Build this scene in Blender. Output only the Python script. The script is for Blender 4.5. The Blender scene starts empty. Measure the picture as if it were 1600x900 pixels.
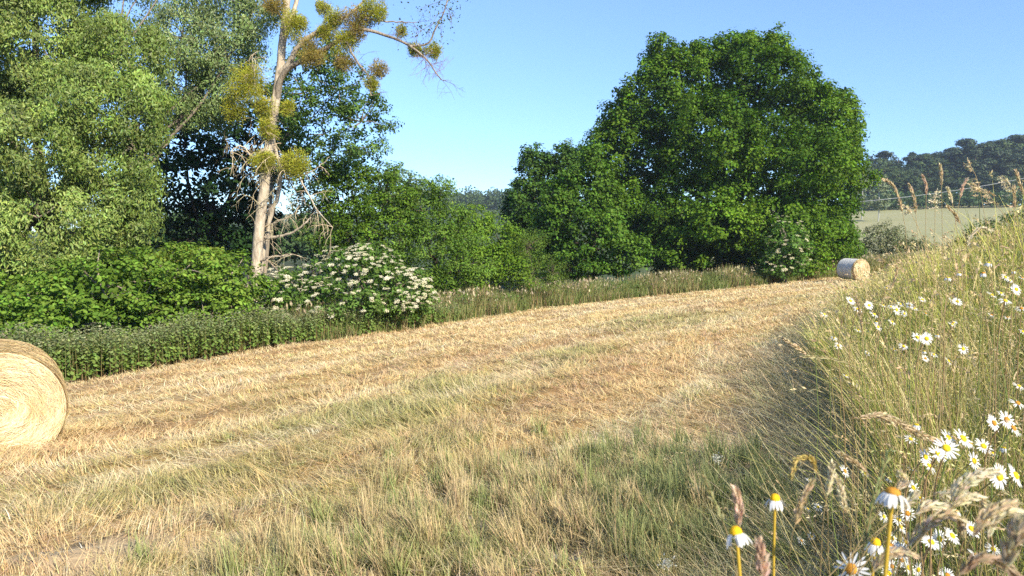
import bpy, math
import numpy as np
from mathutils import Vector, Matrix

R = np.random.default_rng(11)
S = bpy.context.scene
COL = S.collection

# ------------------------------------------------------------------ camera, light, exposure
F = 1164.0                       # focal length in photograph pixels (1600 wide)
PITCH = math.atan((450 - 350) / F)
CAM = np.array([0.0, 0.0, 1.6])
cd = bpy.data.cameras.new('camera')
cd.sensor_width = 36.0
cd.lens = 36.0 * F / 1600.0
cd.clip_start = 0.05
cd.clip_end = 9000
cd.dof.use_dof = True
cd.dof.focus_distance = 14.0
cd.dof.aperture_fstop = 3.2
cd.dof.aperture_fstop = 12.0
cam = bpy.data.objects.new('camera', cd)
cam.location = CAM
cam.rotation_euler = (math.pi / 2 - PITCH, 0, 0)
COL.objects.link(cam)
S.camera = cam

SUN_EL = math.radians(32)
SUN_TO = np.array([0.62, -0.785])          # horizontal direction towards the sun
w = bpy.data.worlds.new('World')
S.world = w
w.use_nodes = True
nt = w.node_tree
nt.nodes.clear()
out = nt.nodes.new('ShaderNodeOutputWorld')
bg = nt.nodes.new('ShaderNodeBackground')
sky = nt.nodes.new('ShaderNodeTexSky')
sky.sky_type = 'NISHITA'
sky.sun_disc = False
sky.sun_elevation = SUN_EL
sky.sun_rotation = math.atan2(SUN_TO[0], SUN_TO[1])
sky.air_density = 0.8
sky.dust_density = 0.0
sky.ozone_density = 2.0
bg.inputs['Strength'].default_value = 0.15
tint = nt.nodes.new('ShaderNodeVectorMath'); tint.operation = 'MULTIPLY'; tint.inputs[1].default_value = (.89, .95, 1.02)
nt.links.new(sky.outputs[0], tint.inputs[0])
tcw = nt.nodes.new('ShaderNodeTexCoord'); sep = nt.nodes.new('ShaderNodeSeparateXYZ'); nt.links.new(tcw.outputs['Generated'], sep.inputs[0])
rmp = nt.nodes.new('ShaderNodeValToRGB'); nt.links.new(sep.outputs['Z'], rmp.inputs[0])
rmp.color_ramp.elements[0].position = 0.0; rmp.color_ramp.elements[0].color = (.47, .59, .76, 1)
rmp.color_ramp.elements[1].position = 0.45; rmp.color_ramp.elements[1].color = (.98, .98, 1.0, 1)
tin2 = nt.nodes.new('ShaderNodeVectorMath'); tin2.operation = 'MULTIPLY'
nt.links.new(tint.outputs[0], tin2.inputs[0]); nt.links.new(rmp.outputs[0], tin2.inputs[1])
nt.links.new(tin2.outputs[0], bg.inputs['Color'])
nt.links.new(bg.outputs[0], out.inputs['Surface'])

sd_ = bpy.data.lights.new('sun', 'SUN')
sd_.energy = 4.8
sd_.angle = math.radians(0.53)
sd_.color = (1.0, 0.90, 0.72)
sun = bpy.data.objects.new('sun', sd_)
dv = Vector((-SUN_TO[0] * math.cos(SUN_EL), -SUN_TO[1] * math.cos(SUN_EL), -math.sin(SUN_EL)))
sun.rotation_euler = dv.to_track_quat('-Z', 'Y').to_euler()
sun.location = (30, -25, 30)
COL.objects.link(sun)

S.view_settings.view_transform = 'Standard'
S.view_settings.look = 'None'
S.view_settings.exposure = 0.95
S.view_settings.gamma = 1.0
S.view_settings.use_curve_mapping = False
S.render.engine = 'CYCLES'
S.cycles.use_denoising = False
S.cycles.max_bounces = 6
S.cycles.diffuse_bounces = 3
S.cycles.transmission_bounces = 3
S.cycles.glossy_bounces = 2
S.cycles.transparent_max_bounces = 4
S.cycles.volume_bounces = 0
S.cycles.use_adaptive_sampling = True
S.cycles.adaptive_threshold = 0.02
S.cycles.sample_clamp_indirect = 4
S.cycles.filter_width = 1.5


# ------------------------------------------------------------------ small maths
def nrm(a):
    a = np.asarray(a, float)
    return a / np.maximum(np.linalg.norm(a, axis=-1, keepdims=True), 1e-9)


def ray(u, v):
    cx, cy = (u - 800) / F, -(v - 450) / F
    d = np.array([cx, math.cos(PITCH) + math.sin(PITCH) * cy, -math.sin(PITCH) + math.cos(PITCH) * cy])
    return d / d[1]


def P(u, v, d):
    """Point at forward distance d seen at photograph pixel (u, v)."""
    return CAM + ray(u, v) * d


def _h(ix, iy, seed):
    n = (ix * 374761393 + iy * 668265263 + seed * 982451653) & 0xffffffff
    n = ((n ^ (n >> 13)) * 1274126177) & 0xffffffff
    return ((n ^ (n >> 16)) & 0xffff) / 65535.0


def vnoise(x, y, seed=0):
    x = np.asarray(x, float); y = np.asarray(y, float)
    ix = np.floor(x).astype(np.int64); iy = np.floor(y).astype(np.int64)
    fx = x - ix; fy = y - iy
    fx = fx * fx * (3 - 2 * fx); fy = fy * fy * (3 - 2 * fy)
    a = _h(ix, iy, seed); b = _h(ix + 1, iy, seed); c = _h(ix, iy + 1, seed); d = _h(ix + 1, iy + 1, seed)
    return (a * (1 - fx) + b * fx) * (1 - fy) + (c * (1 - fx) + d * fx) * fy


def fbm(x, y, seed=0, octv=4):
    s = 0; a = .5; t = 0
    for o in range(octv):
        s = s + a * vnoise(x * 2 ** o, y * 2 ** o, seed + o * 7); t += a; a *= .5
    return s / t


def sstep(a, b, x):
    t = np.clip((x - a) / (b - a), 0, 1)
    return t * t * (3 - 2 * t)


def splus(x, k=1.0):
    return k * np.logaddexp(0, x / k)


# ------------------------------------------------------------------ terrain
MX = np.array([-30, -.9, .80, 2.05, 2.95, 3.65, 4.9, 8.1, 19.4, 34.0, 90.0])   # margin edge: x as a function of y
MY = np.array([-30, -2.0, 1.5, 3.64, 5.7, 7.7, 11.5, 17.9, 37.0, 60.0, 120.0])


def medge(x, y):
    """Signed distance into the uncut margin on the right (positive inside)."""
    return (x - np.interp(y, MY, MX)) * 0.9


def hbase(x, y):
    x = np.asarray(x, float); y = np.asarray(y, float)
    xs = 40 - splus(40 - x, 6)
    z = 0.0695 * xs - 0.0694 * y
    z = -5 + splus(z + 5, 0.5)
    r = y + np.where(x > 0, .55, 1.2) * x
    z = z + .06 * (splus(r - 85, 10) - splus(r - 320, 20))
    e = medge(x, y)
    fade = 1 - sstep(18, 42, y) * .75 - sstep(45, 75, y) * .25
    return z + fade * (.40 * sstep(-.1, 1.4, e) + .30 * (splus(e - 1.4, .3) - splus(e - 7, .5)))


def height(x, y):
    z = hbase(x, y)
    d = np.hypot(x, y)
    z = z + (fbm(x * .9, y * .9, 3) - .5) * .14 * np.exp(-d / 60)
    z = z + (fbm(x * 4, y * 4, 9, 3) - .5) * .10 * np.exp(-d / 15)
    st_ = (x * .70 - y * .71); z = z + (fbm(st_ * 1.3, (x * .71 + y * .7) * .22, 13, 3) - .5) * .22 * np.exp(-d / 40)
    z = z + (fbm(x * .01, y * .01, 5) - .5) * 4 * sstep(80, 300, d)
    return z


def gp(u, v, off=0.0):
    """First point of the terrain on the ray through pixel (u, v)."""
    r = ray(u, v)
    ds = np.geomspace(1.0, 900, 3000)
    pts = CAM + ds[:, None] * r
    below = pts[:, 2] < hbase(pts[:, 0], pts[:, 1]) + off
    i = int(np.argmax(below)) if below.any() else len(ds) - 1
    return pts[i]


# the edge where the mown field meets the hedge bottom
EPX = [(110, 602), (200, 583), (300, 566), (400, 549), (520, 531), (650, 514), (760, 495), (860, 481), (1000, 465), (1100, 455), (1200, 445), (1310, 433)]
EDGE = [gp(u, v)[:2] for u, v in EPX]
e0 = EDGE[0]; e1 = EDGE[-1]
EDGE = np.array([e0 + np.array([-22, -22.]), e0 + np.array([-3.5, -5.])] + EDGE + [e1 + np.array([9, 6.]), e1 + np.array([50, 30.])])
SEG = EDGE[1:] - EDGE[:-1]
SEGL = np.linalg.norm(SEG, axis=1)
CUM = np.concatenate([[0], np.cumsum(SEGL)])


def edge_st(x, y):
    """Signed distance beyond the field edge (positive = hedge side) and length along it."""
    x = np.asarray(x, float); y = np.asarray(y, float)
    best = np.full(x.shape, 1e9); sg = np.zeros(x.shape); tt = np.zeros(x.shape)
    for i in range(len(SEG)):
        ax, ay = EDGE[i]; sx, sy = SEG[i]; L = SEGL[i]
        t = np.clip(((x - ax) * sx + (y - ay) * sy) / L ** 2, 0, 1)
        dx = x - ax - t * sx; dy = y - ay - t * sy
        d = np.hypot(dx, dy)
        c = (sx * dy - sy * dx)
        m = d < best
        best = np.where(m, d, best); sg = np.where(m, np.sign(c), sg); tt = np.where(m, CUM[i] + t * L, tt)
    return best * sg, tt


def edge_pt(t, s):
    """Point at length t along the edge, s metres beyond it."""
    t = np.asarray(t, float)
    i = np.clip(np.searchsorted(CUM, t, side='right') - 1, 0, len(SEG) - 1)
    f = (t - CUM[i]) / SEGL[i]
    p = EDGE[i] + SEG[i] * f[:, None]
    n = np.stack([-SEG[i][:, 1], SEG[i][:, 0]], 1) / SEGL[i][:, None]
    p = p + n * np.asarray(s)[:, None]
    return p[:, 0], p[:, 1]


C_STRAW = np.array([.80, .585, .29]); C_PALE = np.array([.86, .70, .45]); C_RUST = np.array([.46, .27, .12])
C_GREEN = np.array([.33, .33, .10]); C_DEEP = np.array([.085, .13, .04]); C_GREY = np.array([.56, .48, .33]); C_SOIL = np.array([.36, .31, .235])

GREENS = [(300, 765, 130, 26, .9), (180, 800, 120, 20, .5), (480, 720, 100, 22, .6), (690, 600, 60, 16, 1.0), (640, 650, 110, 20, .7), (540, 660, 110, 20, .45), (900, 552, 60, 9, .8), (1060, 497, 90, 10, .7),
          (1000, 510, 70, 8, .5), (690, 700, 70, 22, .9), (560, 790, 120, 40, .9), (850, 800, 200, 60, .6), (380, 870, 150, 35, .9), (700, 870, 160, 40, .9), (1060, 790, 90, 70, 1.0), (1120, 860, 120, 60, 1.1),
          (1250, 470, 60, 7, .5), (1230, 610, 60, 40, .45), (840, 415, 10, 10, 0), (60, 790, 80, 20, .3), (430, 640, 60, 12, .3), (1100, 620, 80, 20, .3), (1240, 520, 40, 15, .4)]
RUSTS = [(930, 585, 130, 22, .8), (800, 620, 110, 25, .7), (600, 715, 80, 20, .7), (880, 540, 100, 14, .6), (1050, 560, 90, 18, .5), (720, 560, 120, 14, .5), (960, 640, 90, 20, .6), (1180, 480, 90, 9, .5), (350, 660, 100, 18, .3), (100, 760, 100, 14, .35)]
SOILS = [(240, 858, 150, 13, .62), (60, 890, 120, 18, .6), (400, 835, 60, 8, .7), (760, 820, 55, 26, 1.0), (890, 880, 70, 26, 1.0), (640, 800, 30, 12, .5)]


def _pat(lst):
    o = []
    for u, v, ru, rv, a in lst:
        c = gp(u, v); a1 = gp(u, v - rv); a2 = gp(u, v + rv)
        d = c[1]
        o.append((c[0], c[1], ru / F * d, max(abs(a1[1] - a2[1]) / 2, .12), a, c[0] / c[1]))
    return o


PG, PR, PS = _pat(GREENS), _pat(RUSTS), _pat(SOILS)


def patch(lst, x, y):
    s = np.zeros(np.shape(x))
    for cx, cy, rx, ry, a, k in lst:
        dx = (x - cx) - k * (y - cy) * .6; dy = y - cy
        s = s + a * np.exp(-((dx / rx) ** 2 + (dy / ry) ** 2) * .9)
    return s


def field_mix(x, y):
    """Weights of the kinds of sward on the mown field: green, rust, pale, grey, soil."""
    s, t = edge_st(x, y)
    n1 = fbm(s * 1.0, t * .09, 21, 3); n2 = fbm(s * .9 + 9, t * .10, 33, 3); n3 = fbm(x * 1.7, y * 1.7, 41, 4); n4 = fbm(x * 6, y * 6, 51, 3)
    d = np.hypot(x, y)
    g = np.clip(patch(PG, x, y) * (.45 + 1.1 * n3) + np.clip(n1 - .60, 0, 1) * 2.6 * sstep(22, 7, d) + (n4 - .5) * .5, 0, 1)
    ru = np.clip(patch(PR, x, y) * (.3 + 1.2 * n3) + np.clip(n2 - .50, 0, 1) * 4 + (n4 - .55) * .5, 0, 1)
    so = np.clip(patch(PS, x, y) * 1.25 - .25 + (n3 - .5) * .6, 0, 1) * (patch(PS, x, y) > .15)
    e = medge(x, y)
    gy = np.clip(sstep(-3.0, -.2, e) * .9 + (n3 - .62) * 1.2, 0, 1) * sstep(30, 12, d)
    pa = np.clip((fbm(s * 1.6, t * .14, 61, 3) - .42) * 5, 0, 1)
    return g, ru, pa, gy, so


def mixc(a, b, w_):
    w_ = np.asarray(w_)[..., None]
    return a * (1 - w_) + b * w_


def field_col(x, y):
    g, ru, pa, gy, so = field_mix(x, y)
    c = np.broadcast_to(C_STRAW, np.shape(x) + (3,)).copy()
    c = mixc(c, C_PALE, pa * .8); c = mixc(c, C_RUST, ru * .5); c = mixc(c, C_GREY, gy * .45); c = mixc(c, C_GREEN, g * .7)
    return c, g, so


# ------------------------------------------------------------------ mesh helpers
def mesh_from(name, V, faces, col=None, mat=None, smooth=False):
    """V (n,3); faces: one (m,k) int array or a list of such arrays; col (n,3)."""
    if not isinstance(faces, list):
        faces = [faces]
    faces = [np.asarray(f, np.int32) for f in faces if len(f)]
    V = np.asarray(V, np.float32)
    me = bpy.data.meshes.new(name)
    me.vertices.add(len(V)); me.vertices.foreach_set('co', V.ravel())
    nl = sum(f.size for f in faces); nf = sum(len(f) for f in faces)
    me.loops.add(nl); me.loops.foreach_set('vertex_index', np.concatenate([f.ravel() for f in faces]))
    me.polygons.add(nf)
    tot = np.concatenate([np.full(len(f), f.shape[1], np.int32) for f in faces])
    st = np.concatenate([[0], np.cumsum(tot)[:-1]]).astype(np.int32)
    me.polygons.foreach_set('loop_start', st)
    me.update(calc_edges=True)
    if smooth:
        me.polygons.foreach_set('use_smooth', np.ones(nf, bool))
    if col is not None:
        a = me.color_attributes.new('Col', 'FLOAT_COLOR', 'POINT')
        c4 = np.ones((len(V), 4), np.float32); c4[:, :3] = np.clip(col, 0, 1)
        a.data.foreach_set('color', c4.ravel())
    if mat:
        me.materials.append(mat)
    return me


def link(name, me, parent=None, loc=None, **props):
    o = bpy.data.objects.new(name, me)
    COL.objects.link(o)
    if loc is not None:
        o.location = loc
    if parent is not None:
        o.parent = parent
    for k, v in props.items():
        if v is not None:
            o[k] = v
    return o


def root(name, loc, label, cat, group=None):
    return link(name, None, None, loc, label=label, category=cat, group=group)


class MB:
    """Collects vertices, faces and colours of one part."""
    def __init__(s):
        s.V = []; s.Fc = []; s.C = []; s.n = 0

    def add(s, V, Fc, C):
        V = np.asarray(V, float).reshape(-1, 3)
        C = np.broadcast_to(np.asarray(C, float), V.shape) if np.ndim(C) == 1 else np.asarray(C, float).reshape(-1, 3)
        s.V.append(V); s.C.append(C)
        for f in (Fc if isinstance(Fc, list) else [Fc]):
            s.Fc.append(np.asarray(f, np.int64) + s.n)
        s.n += len(V)
        return s

    def mesh(s, name, mat, origin=None, smooth=False):
        V = np.concatenate(s.V)
        if origin is not None:
            V = V - np.asarray(origin)
        by = {}
        for f in s.Fc:
            by.setdefault(f.shape[1], []).append(f)
        return mesh_from(name, V, [np.concatenate(b) for b in by.values()], np.concatenate(s.C), mat, smooth)


def tube(mb, pts, rad, col, sides=6):
    pts = np.asarray(pts, float); n = len(pts)
    rad = np.broadcast_to(np.asarray(rad, float), (n,))
    t = nrm(np.gradient(pts, axis=0))
    ref = np.array([.13, .21, .97]) if abs(t[0][2]) < .8 else np.array([.95, .2, .1])
    a = nrm(np.cross(t, ref)); b = np.cross(t, a)
    th = np.arange(sides) / sides * 2 * np.pi
    V = pts[:, None] + rad[:, None, None] * (np.cos(th)[None, :, None] * a[:, None] + np.sin(th)[None, :, None] * b[:, None])
    i = np.arange(n - 1)[:, None] * sides; j = np.arange(sides)[None]; k = (j + 1) % sides
    f = np.stack([i + j, i + k, i + sides + k, i + sides + j], -1).reshape(-1, 4)
    mb.add(V, f, col)
    return mb


def curve(pts, n=24, jit=0.0):
    """Smooth curve through points (Hermite, tangents scaled by span so it never overshoots)."""
    p = np.asarray(pts, float)
    l = np.maximum(np.linalg.norm(np.diff(p, axis=0), axis=1), 1e-6)
    cum = np.concatenate([[0], np.cumsum(l)])
    tg = np.empty_like(p)
    tg[0] = (p[1] - p[0]) / l[0]; tg[-1] = (p[-1] - p[-2]) / l[-1]
    if len(p) > 2:
        d0 = (p[1:-1] - p[:-2]) / l[:-1, None]; d1 = (p[2:] - p[1:-1]) / l[1:, None]
        tg[1:-1] = (d0 * l[1:, None] + d1 * l[:-1, None]) / (l[:-1] + l[1:])[:, None]
    u = np.linspace(0, cum[-1], n)
    i = np.clip(np.searchsorted(cum, u, side='right') - 1, 0, len(l) - 1)
    f = ((u - cum[i]) / l[i])[:, None]; L = l[i][:, None]
    q = (2 * f ** 3 - 3 * f ** 2 + 1) * p[i] + (f ** 3 - 2 * f ** 2 + f) * L * tg[i] + (-2 * f ** 3 + 3 * f ** 2) * p[i + 1] + (f ** 3 - f ** 2) * L * tg[i + 1]
    if jit:
        q[1:-1] += R.normal(0, jit, (n - 2, 3))
    return q


OVAL = np.array([[0, 0, 0], [.32, .30, .05], [.72, .25, .03], [1, 0, -.06], [.72, -.25, .03], [.32, -.30, .05]])
NARROW = np.array([[0, 0, 0], [.3, .085, .02], [.7, .075, 0], [1, 0, -.08], [.7, -.075, 0], [.3, -.085, .02]])
DIAM = np.array([[0, 0, 0], [.5, .36, .06], [1, 0, -.04], [.5, -.36, .06]])
BLADEL = np.array([[0, 0, 0], [.5, .05, .03], [1, 0, -.05], [.5, -.05, .03]])


def leaves(mb, Pp, N, size, tmpl, col, tang=None, tw=0.5):
    n = len(Pp)
    if n == 0:
        return
    N = nrm(N)
    rnd = R.normal(size=(n, 3))
    t = rnd if tang is None else nrm(tang) + rnd * tw
    t = t - N * (t * N).sum(1, keepdims=True)
    t = nrm(t); b = np.cross(N, t)
    s = np.broadcast_to(np.asarray(size, float), (n,))[:, None, None]
    T = tmpl
    V = Pp[:, None] + s * (T[None, :, 0:1] * t[:, None] + T[None, :, 1:2] * b[:, None] + T[None, :, 2:3] * N[:, None])
    k = len(T)
    base = np.arange(n)[:, None] * k
    if k == 6:
        f = np.concatenate([base + np.array([0, 1, 2, 3]), base + np.array([0, 3, 4, 5])])
    else:
        f = base + np.array([0, 1, 2, 3])
    col = np.repeat(np.asarray(col, float).reshape(n, 1, 3), k, 1)
    mb.add(V, f, col)


def ribbons(mb, base, az, lean, length, width, bend, nseg, col, tipcol=None, twist=None):
    """Grass blades: bases (n,3); they lean along azimuth az and bend over by 'bend' radians along their length."""
    n = len(base)
    dirh = np.stack([np.cos(az), np.sin(az), np.zeros(n)], 1)
    if twist is None:
        twist = R.uniform(-1.2, 1.2, n)
    sa = az + np.pi / 2 + twist
    side = np.stack([np.cos(sa), np.sin(sa), np.zeros(n)], 1)
    p = base.copy(); pts = [p]
    for i in range(nseg):
        th = lean + bend * ((i + .5) / nseg) ** 1.5
        p = p + (length / nseg)[:, None] * (np.sin(th)[:, None] * dirh + np.cos(th)[:, None] * np.array([0, 0, 1.]))
        pts.append(p)
    C = np.stack(pts, 1)                                     # n, nseg+1, 3
    if mb is None:
        return C
    s = np.linspace(0, 1, nseg + 1)
    wd = (1 - .85 * s ** 1.6)[None, :, None] * width[:, None, None] * .5
    V = np.stack([C - side[:, None] * wd, C + side[:, None] * wd], 2)   # n, m, 2, 3
    m = nseg + 1
    b = (np.arange(n) * m * 2)[:, None, None] + (np.arange(nseg) * 2)[None, :, None]
    f = (b + np.array([0, 1, 3, 2])[None, None]).reshape(-1, 4)
    col = np.asarray(col, float)
    tip = col if tipcol is None else tipcol
    cc = col[:, None, None] * (1 - s)[None, :, None, None] + tip[:, None, None] * s[None, :, None, None]
    cc = np.broadcast_to(cc, (n, m, 2, 3))
    mb.add(V.reshape(-1, 3), f, cc.reshape(-1, 3))
    return C


def jcol(c, n, a=.18, hue=.1):
    c = np.asarray(c, float)
    k = np.exp(R.normal(0, a, (n, 1)))
    h = 1 + R.normal(0, hue, (n, 3))
    return np.clip((c if c.ndim == 2 else c[None]) * k * h, 0.002, .95)


# ------------------------------------------------------------------ materials
def plant_mat(name, transl=.3, rough=.55, spec=.25, tgain=(1.15, 1.25, .6), noise=0.0):
    m = bpy.data.materials.new(name); m.use_nodes = True
    t = m.node_tree; t.nodes.clear()
    o = t.nodes.new('ShaderNodeOutputMaterial')
    a = t.nodes.new('ShaderNodeAttribute'); a.attribute_name = 'Col'
    src = a.outputs['Color']
    if noise:
        tc = t.nodes.new('ShaderNodeNewGeometry')
        nz = t.nodes.new('ShaderNodeTexNoise'); nz.inputs['Scale'].default_value = noise; nz.inputs['Detail'].default_value = 3
        t.links.new(tc.outputs['Position'], nz.inputs['Vector'])
        mr = t.nodes.new('ShaderNodeMapRange'); mr.inputs[1].default_value = .3; mr.inputs[2].default_value = .7; mr.inputs[3].default_value = .7; mr.inputs[4].default_value = 1.25
        t.links.new(nz.outputs['Fac'], mr.inputs[0])
        mx = t.nodes.new('ShaderNodeVectorMath'); mx.operation = 'SCALE'
        t.links.new(src, mx.inputs[0]); t.links.new(mr.outputs[0], mx.inputs['Scale'])
        src = mx.outputs[0]
    p = t.nodes.new('ShaderNodeBsdfPrincipled')
    p.inputs['Roughness'].default_value = rough
    p.inputs['Specular IOR Level'].default_value = spec
    t.links.new(src, p.inputs['Base Color'])
    if transl > 0:
        mu = t.nodes.new('ShaderNodeVectorMath'); mu.operation = 'MULTIPLY'; mu.inputs[1].default_value = tgain
        t.links.new(src, mu.inputs[0])
        tr = t.nodes.new('ShaderNodeBsdfTranslucent'); t.links.new(mu.outputs[0], tr.inputs['Color'])
        mix = t.nodes.new('ShaderNodeMixShader'); mix.inputs[0].default_value = transl
        t.links.new(p.outputs[0], mix.inputs[1]); t.links.new(tr.outputs[0], mix.inputs[2])
        t.links.new(mix.outputs[0], o.inputs['Surface'])
    else:
        t.links.new(p.outputs[0], o.inputs['Surface'])
    return m


def noise_mat(name, c1, c2, scale, rough=.9, bump=.3, stretch=(1, 1, 1), detail=5, obj=True, attr=False):
    m = bpy.data.materials.new(name); m.use_nodes = True
    t = m.node_tree
    p = t.nodes['Principled BSDF']; p.inputs['Roughness'].default_value = rough; p.inputs['Specular IOR Level'].default_value = .15
    tc = t.nodes.new('ShaderNodeTexCoord'); mp = t.nodes.new('ShaderNodeMapping'); mp.inputs['Scale'].default_value = stretch
    t.links.new(tc.outputs['Object'], mp.inputs['Vector'])
    nz = t.nodes.new('ShaderNodeTexNoise'); nz.inputs['Scale'].default_value = scale; nz.inputs['Detail'].default_value = detail; nz.inputs['Roughness'].default_value = .65
    t.links.new(mp.outputs[0], nz.inputs['Vector'])
    cr = t.nodes.new('ShaderNodeValToRGB'); cr.color_ramp.elements[0].position = .35; cr.color_ramp.elements[1].position = .68
    cr.color_ramp.elements[0].color = (*c1, 1); cr.color_ramp.elements[1].color = (*c2, 1)
    t.links.new(nz.outputs['Fac'], cr.inputs[0])
    src = cr.outputs[0]
    if attr:
        a = t.nodes.new('ShaderNodeAttribute'); a.attribute_name = 'Col'
        mu = t.nodes.new('ShaderNodeVectorMath'); mu.operation = 'MULTIPLY'
        t.links.new(a.outputs['Color'], mu.inputs[0]); t.links.new(src, mu.inputs[1]); src = mu.outputs[0]
    t.links.new(src, p.inputs['Base Color'])
    bp = t.nodes.new('ShaderNodeBump'); bp.inputs['Strength'].default_value = bump; bp.inputs['Distance'].default_value = .05
    t.links.new(nz.outputs['Fac'], bp.inputs['Height']); t.links.new(bp.outputs[0], p.inputs['Normal'])
    return m


M_LEAF = plant_mat('leaf', .28, .6, .12)
M_DARKLEAF = plant_mat('deep_leaf', .18, .6, .12, (1.1, 1.3, .5))
M_WILLOW = plant_mat('willow_leaf', .28, .45, .35, (1.1, 1.2, .7))
M_GRASS = plant_mat('grass_blade', .30, .55, .2, (1.1, 1.1, .7))
M_STRAW = plant_mat('straw_strand', .18, .6, .15, (1.1, 1.0, .7))
M_MIST = plant_mat('mistletoe_leaf', .25, .5, .25, (1.15, 1.15, .4))
M_PETAL = plant_mat('petal', .30, .55, .2, (1, 1, .95))
M_DISC = plant_mat('flower_disc', .0, .8, .1, noise=900)
M_STEM = plant_mat('flower_stem', .15, .5, .3)
M_FAR = plant_mat('far_leaf', .15, .6, .2)
M_WOOD = noise_mat('bark', (.17, .135, .10), (.36, .31, .245), 5, .9, .8, (3, 3, .7))
M_PALEBARK = noise_mat('pale_bark', (.30, .245, .18), (.60, .52, .40), 4, .85, .6, (3, 3, .8))
M_DARKBARK = noise_mat('dark_bark', (.045, .035, .027), (.12, .095, .07), 4, .9, .6, (3, 3, .7))
M_TWIG = plant_mat('dry_twig', 0, .7, .2)
M_GROUND = noise_mat('ground_soil', (.62, .62, .60), (1.25, 1.22, 1.18), 3.5, .95, .6, (1, 1, 1), 10, attr=True)
M_STONE = noise_mat('stone_surface', (.30, .28, .24), (.52, .50, .45), 40, .9, .4)
M_CABLE = noise_mat('cable_metal', (.28, .30, .32), (.36, .38, .40), 3, .5, 0)
M_NET = noise_mat('net_wrapped_straw', (.50, .50, .48), (.72, .71, .66), 14, .75, .5, (1, 8, 1))
M_STRAWBODY = noise_mat('packed_straw', (.40, .29, .13), (.66, .50, .26), 22, .9, .7)

# ------------------------------------------------------------------ the ground
rad = np.concatenate([np.linspace(.3, 2.2, 12)[:-1], np.geomspace(2.2, 560, 320)])
angf = np.radians(np.linspace(-48, 48, 520)); angb = np.radians(np.linspace(48, 312, 90)[1:-1])
ang = np.concatenate([angf, angb])           # measured from +y clockwise
rr, aa = np.meshgrid(rad, ang, indexing='ij')
gx = rr * np.sin(aa); gy_ = rr * np.cos(aa)
gz = height(gx, gy_)
c, g, so = field_col(gx, gy_)
sdist, talong = edge_st(gx, gy_)
dist = np.hypot(gx, gy_)
c = c * np.array([.52, .47, .42])
c = mixc(c, np.array([.24, .19, .11]), (1 - so) * .35 * sstep(9, 4, dist))
c = mixc(c, C_SOIL * 1.15, so)
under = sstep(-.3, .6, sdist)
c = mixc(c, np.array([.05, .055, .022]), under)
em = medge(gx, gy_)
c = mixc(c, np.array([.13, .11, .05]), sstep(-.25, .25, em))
rr_ = gy_ + np.where(gx > 0, .55, 1.2) * gx
pal = mixc(np.broadcast_to(np.array([.30, .31, .15]), c.shape), np.array([.38, .36, .20]), fbm(gx * .03, gy_ * .12, 71))
c = mixc(c, mixc(np.broadcast_to(np.array([.07, .10, .035]), c.shape), pal, sstep(.15, .3, gx / np.maximum(gy_, 1))), sstep(70, 90, rr_))
nR, nA = rr.shape
V = np.stack([gx, gy_, gz], -1).reshape(-1, 3)
i = np.arange(nR - 1)[:, None] * nA; j = np.arange(nA)[None]; k = (j + 1) % nA
f = np.stack([i + j, i + nA + j, i + nA + k, i + k], -1).reshape(-1, 4)
V = np.vstack([V, [[0, 0, float(height(np.array(0.), np.array(0.)))]]])
cc = np.vstack([c.reshape(-1, 3), [[.1, .1, .05]]])
tri = np.stack([np.full(nA, len(V) - 1), np.arange(nA), (np.arange(nA) + 1) % nA], 1)
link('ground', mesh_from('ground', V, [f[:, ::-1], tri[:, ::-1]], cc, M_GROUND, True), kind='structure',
     label='sloping mown hay field of cut straw running to hills')


def HZ(x, y):
    return height(x, y)


# ------------------------------------------------------------------ cut stubble on the field
def sample_wedge(n, d0, d1, half=42, power=1.0, az0=0):
    """Random ground points in a wedge in front of the camera; density falls with distance**power beyond uniform."""
    u = R.random(n)
    k = 2 - power
    if abs(k) < 1e-6:
        d = d0 * np.exp(u * np.log(d1 / d0))
    else:
        d = (d0 ** k + u * (d1 ** k - d0 ** k)) ** (1 / k)
    a = np.radians(az0 + R.uniform(-half, half, n))
    return d * np.sin(a), d * np.cos(a), d


def tufts(cx, cy, per, rad_, spread=.5):
    """Blades gathered in tufts: returns index of tuft, x, y, azimuth pointing out of the tuft."""
    m = len(cx)
    cnt = np.maximum(2, (per * R.uniform(.4, 1.6, m))).astype(int)
    idx = np.repeat(np.arange(m), cnt); n = len(idx)
    a = R.uniform(0, 2 * np.pi, n); rr_ = np.sqrt(R.random(n)) * (rad_ if np.ndim(rad_) == 0 else rad_[idx])
    return idx, cx[idx] + rr_ * np.cos(a), cy[idx] + rr_ * np.sin(a), a


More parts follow.
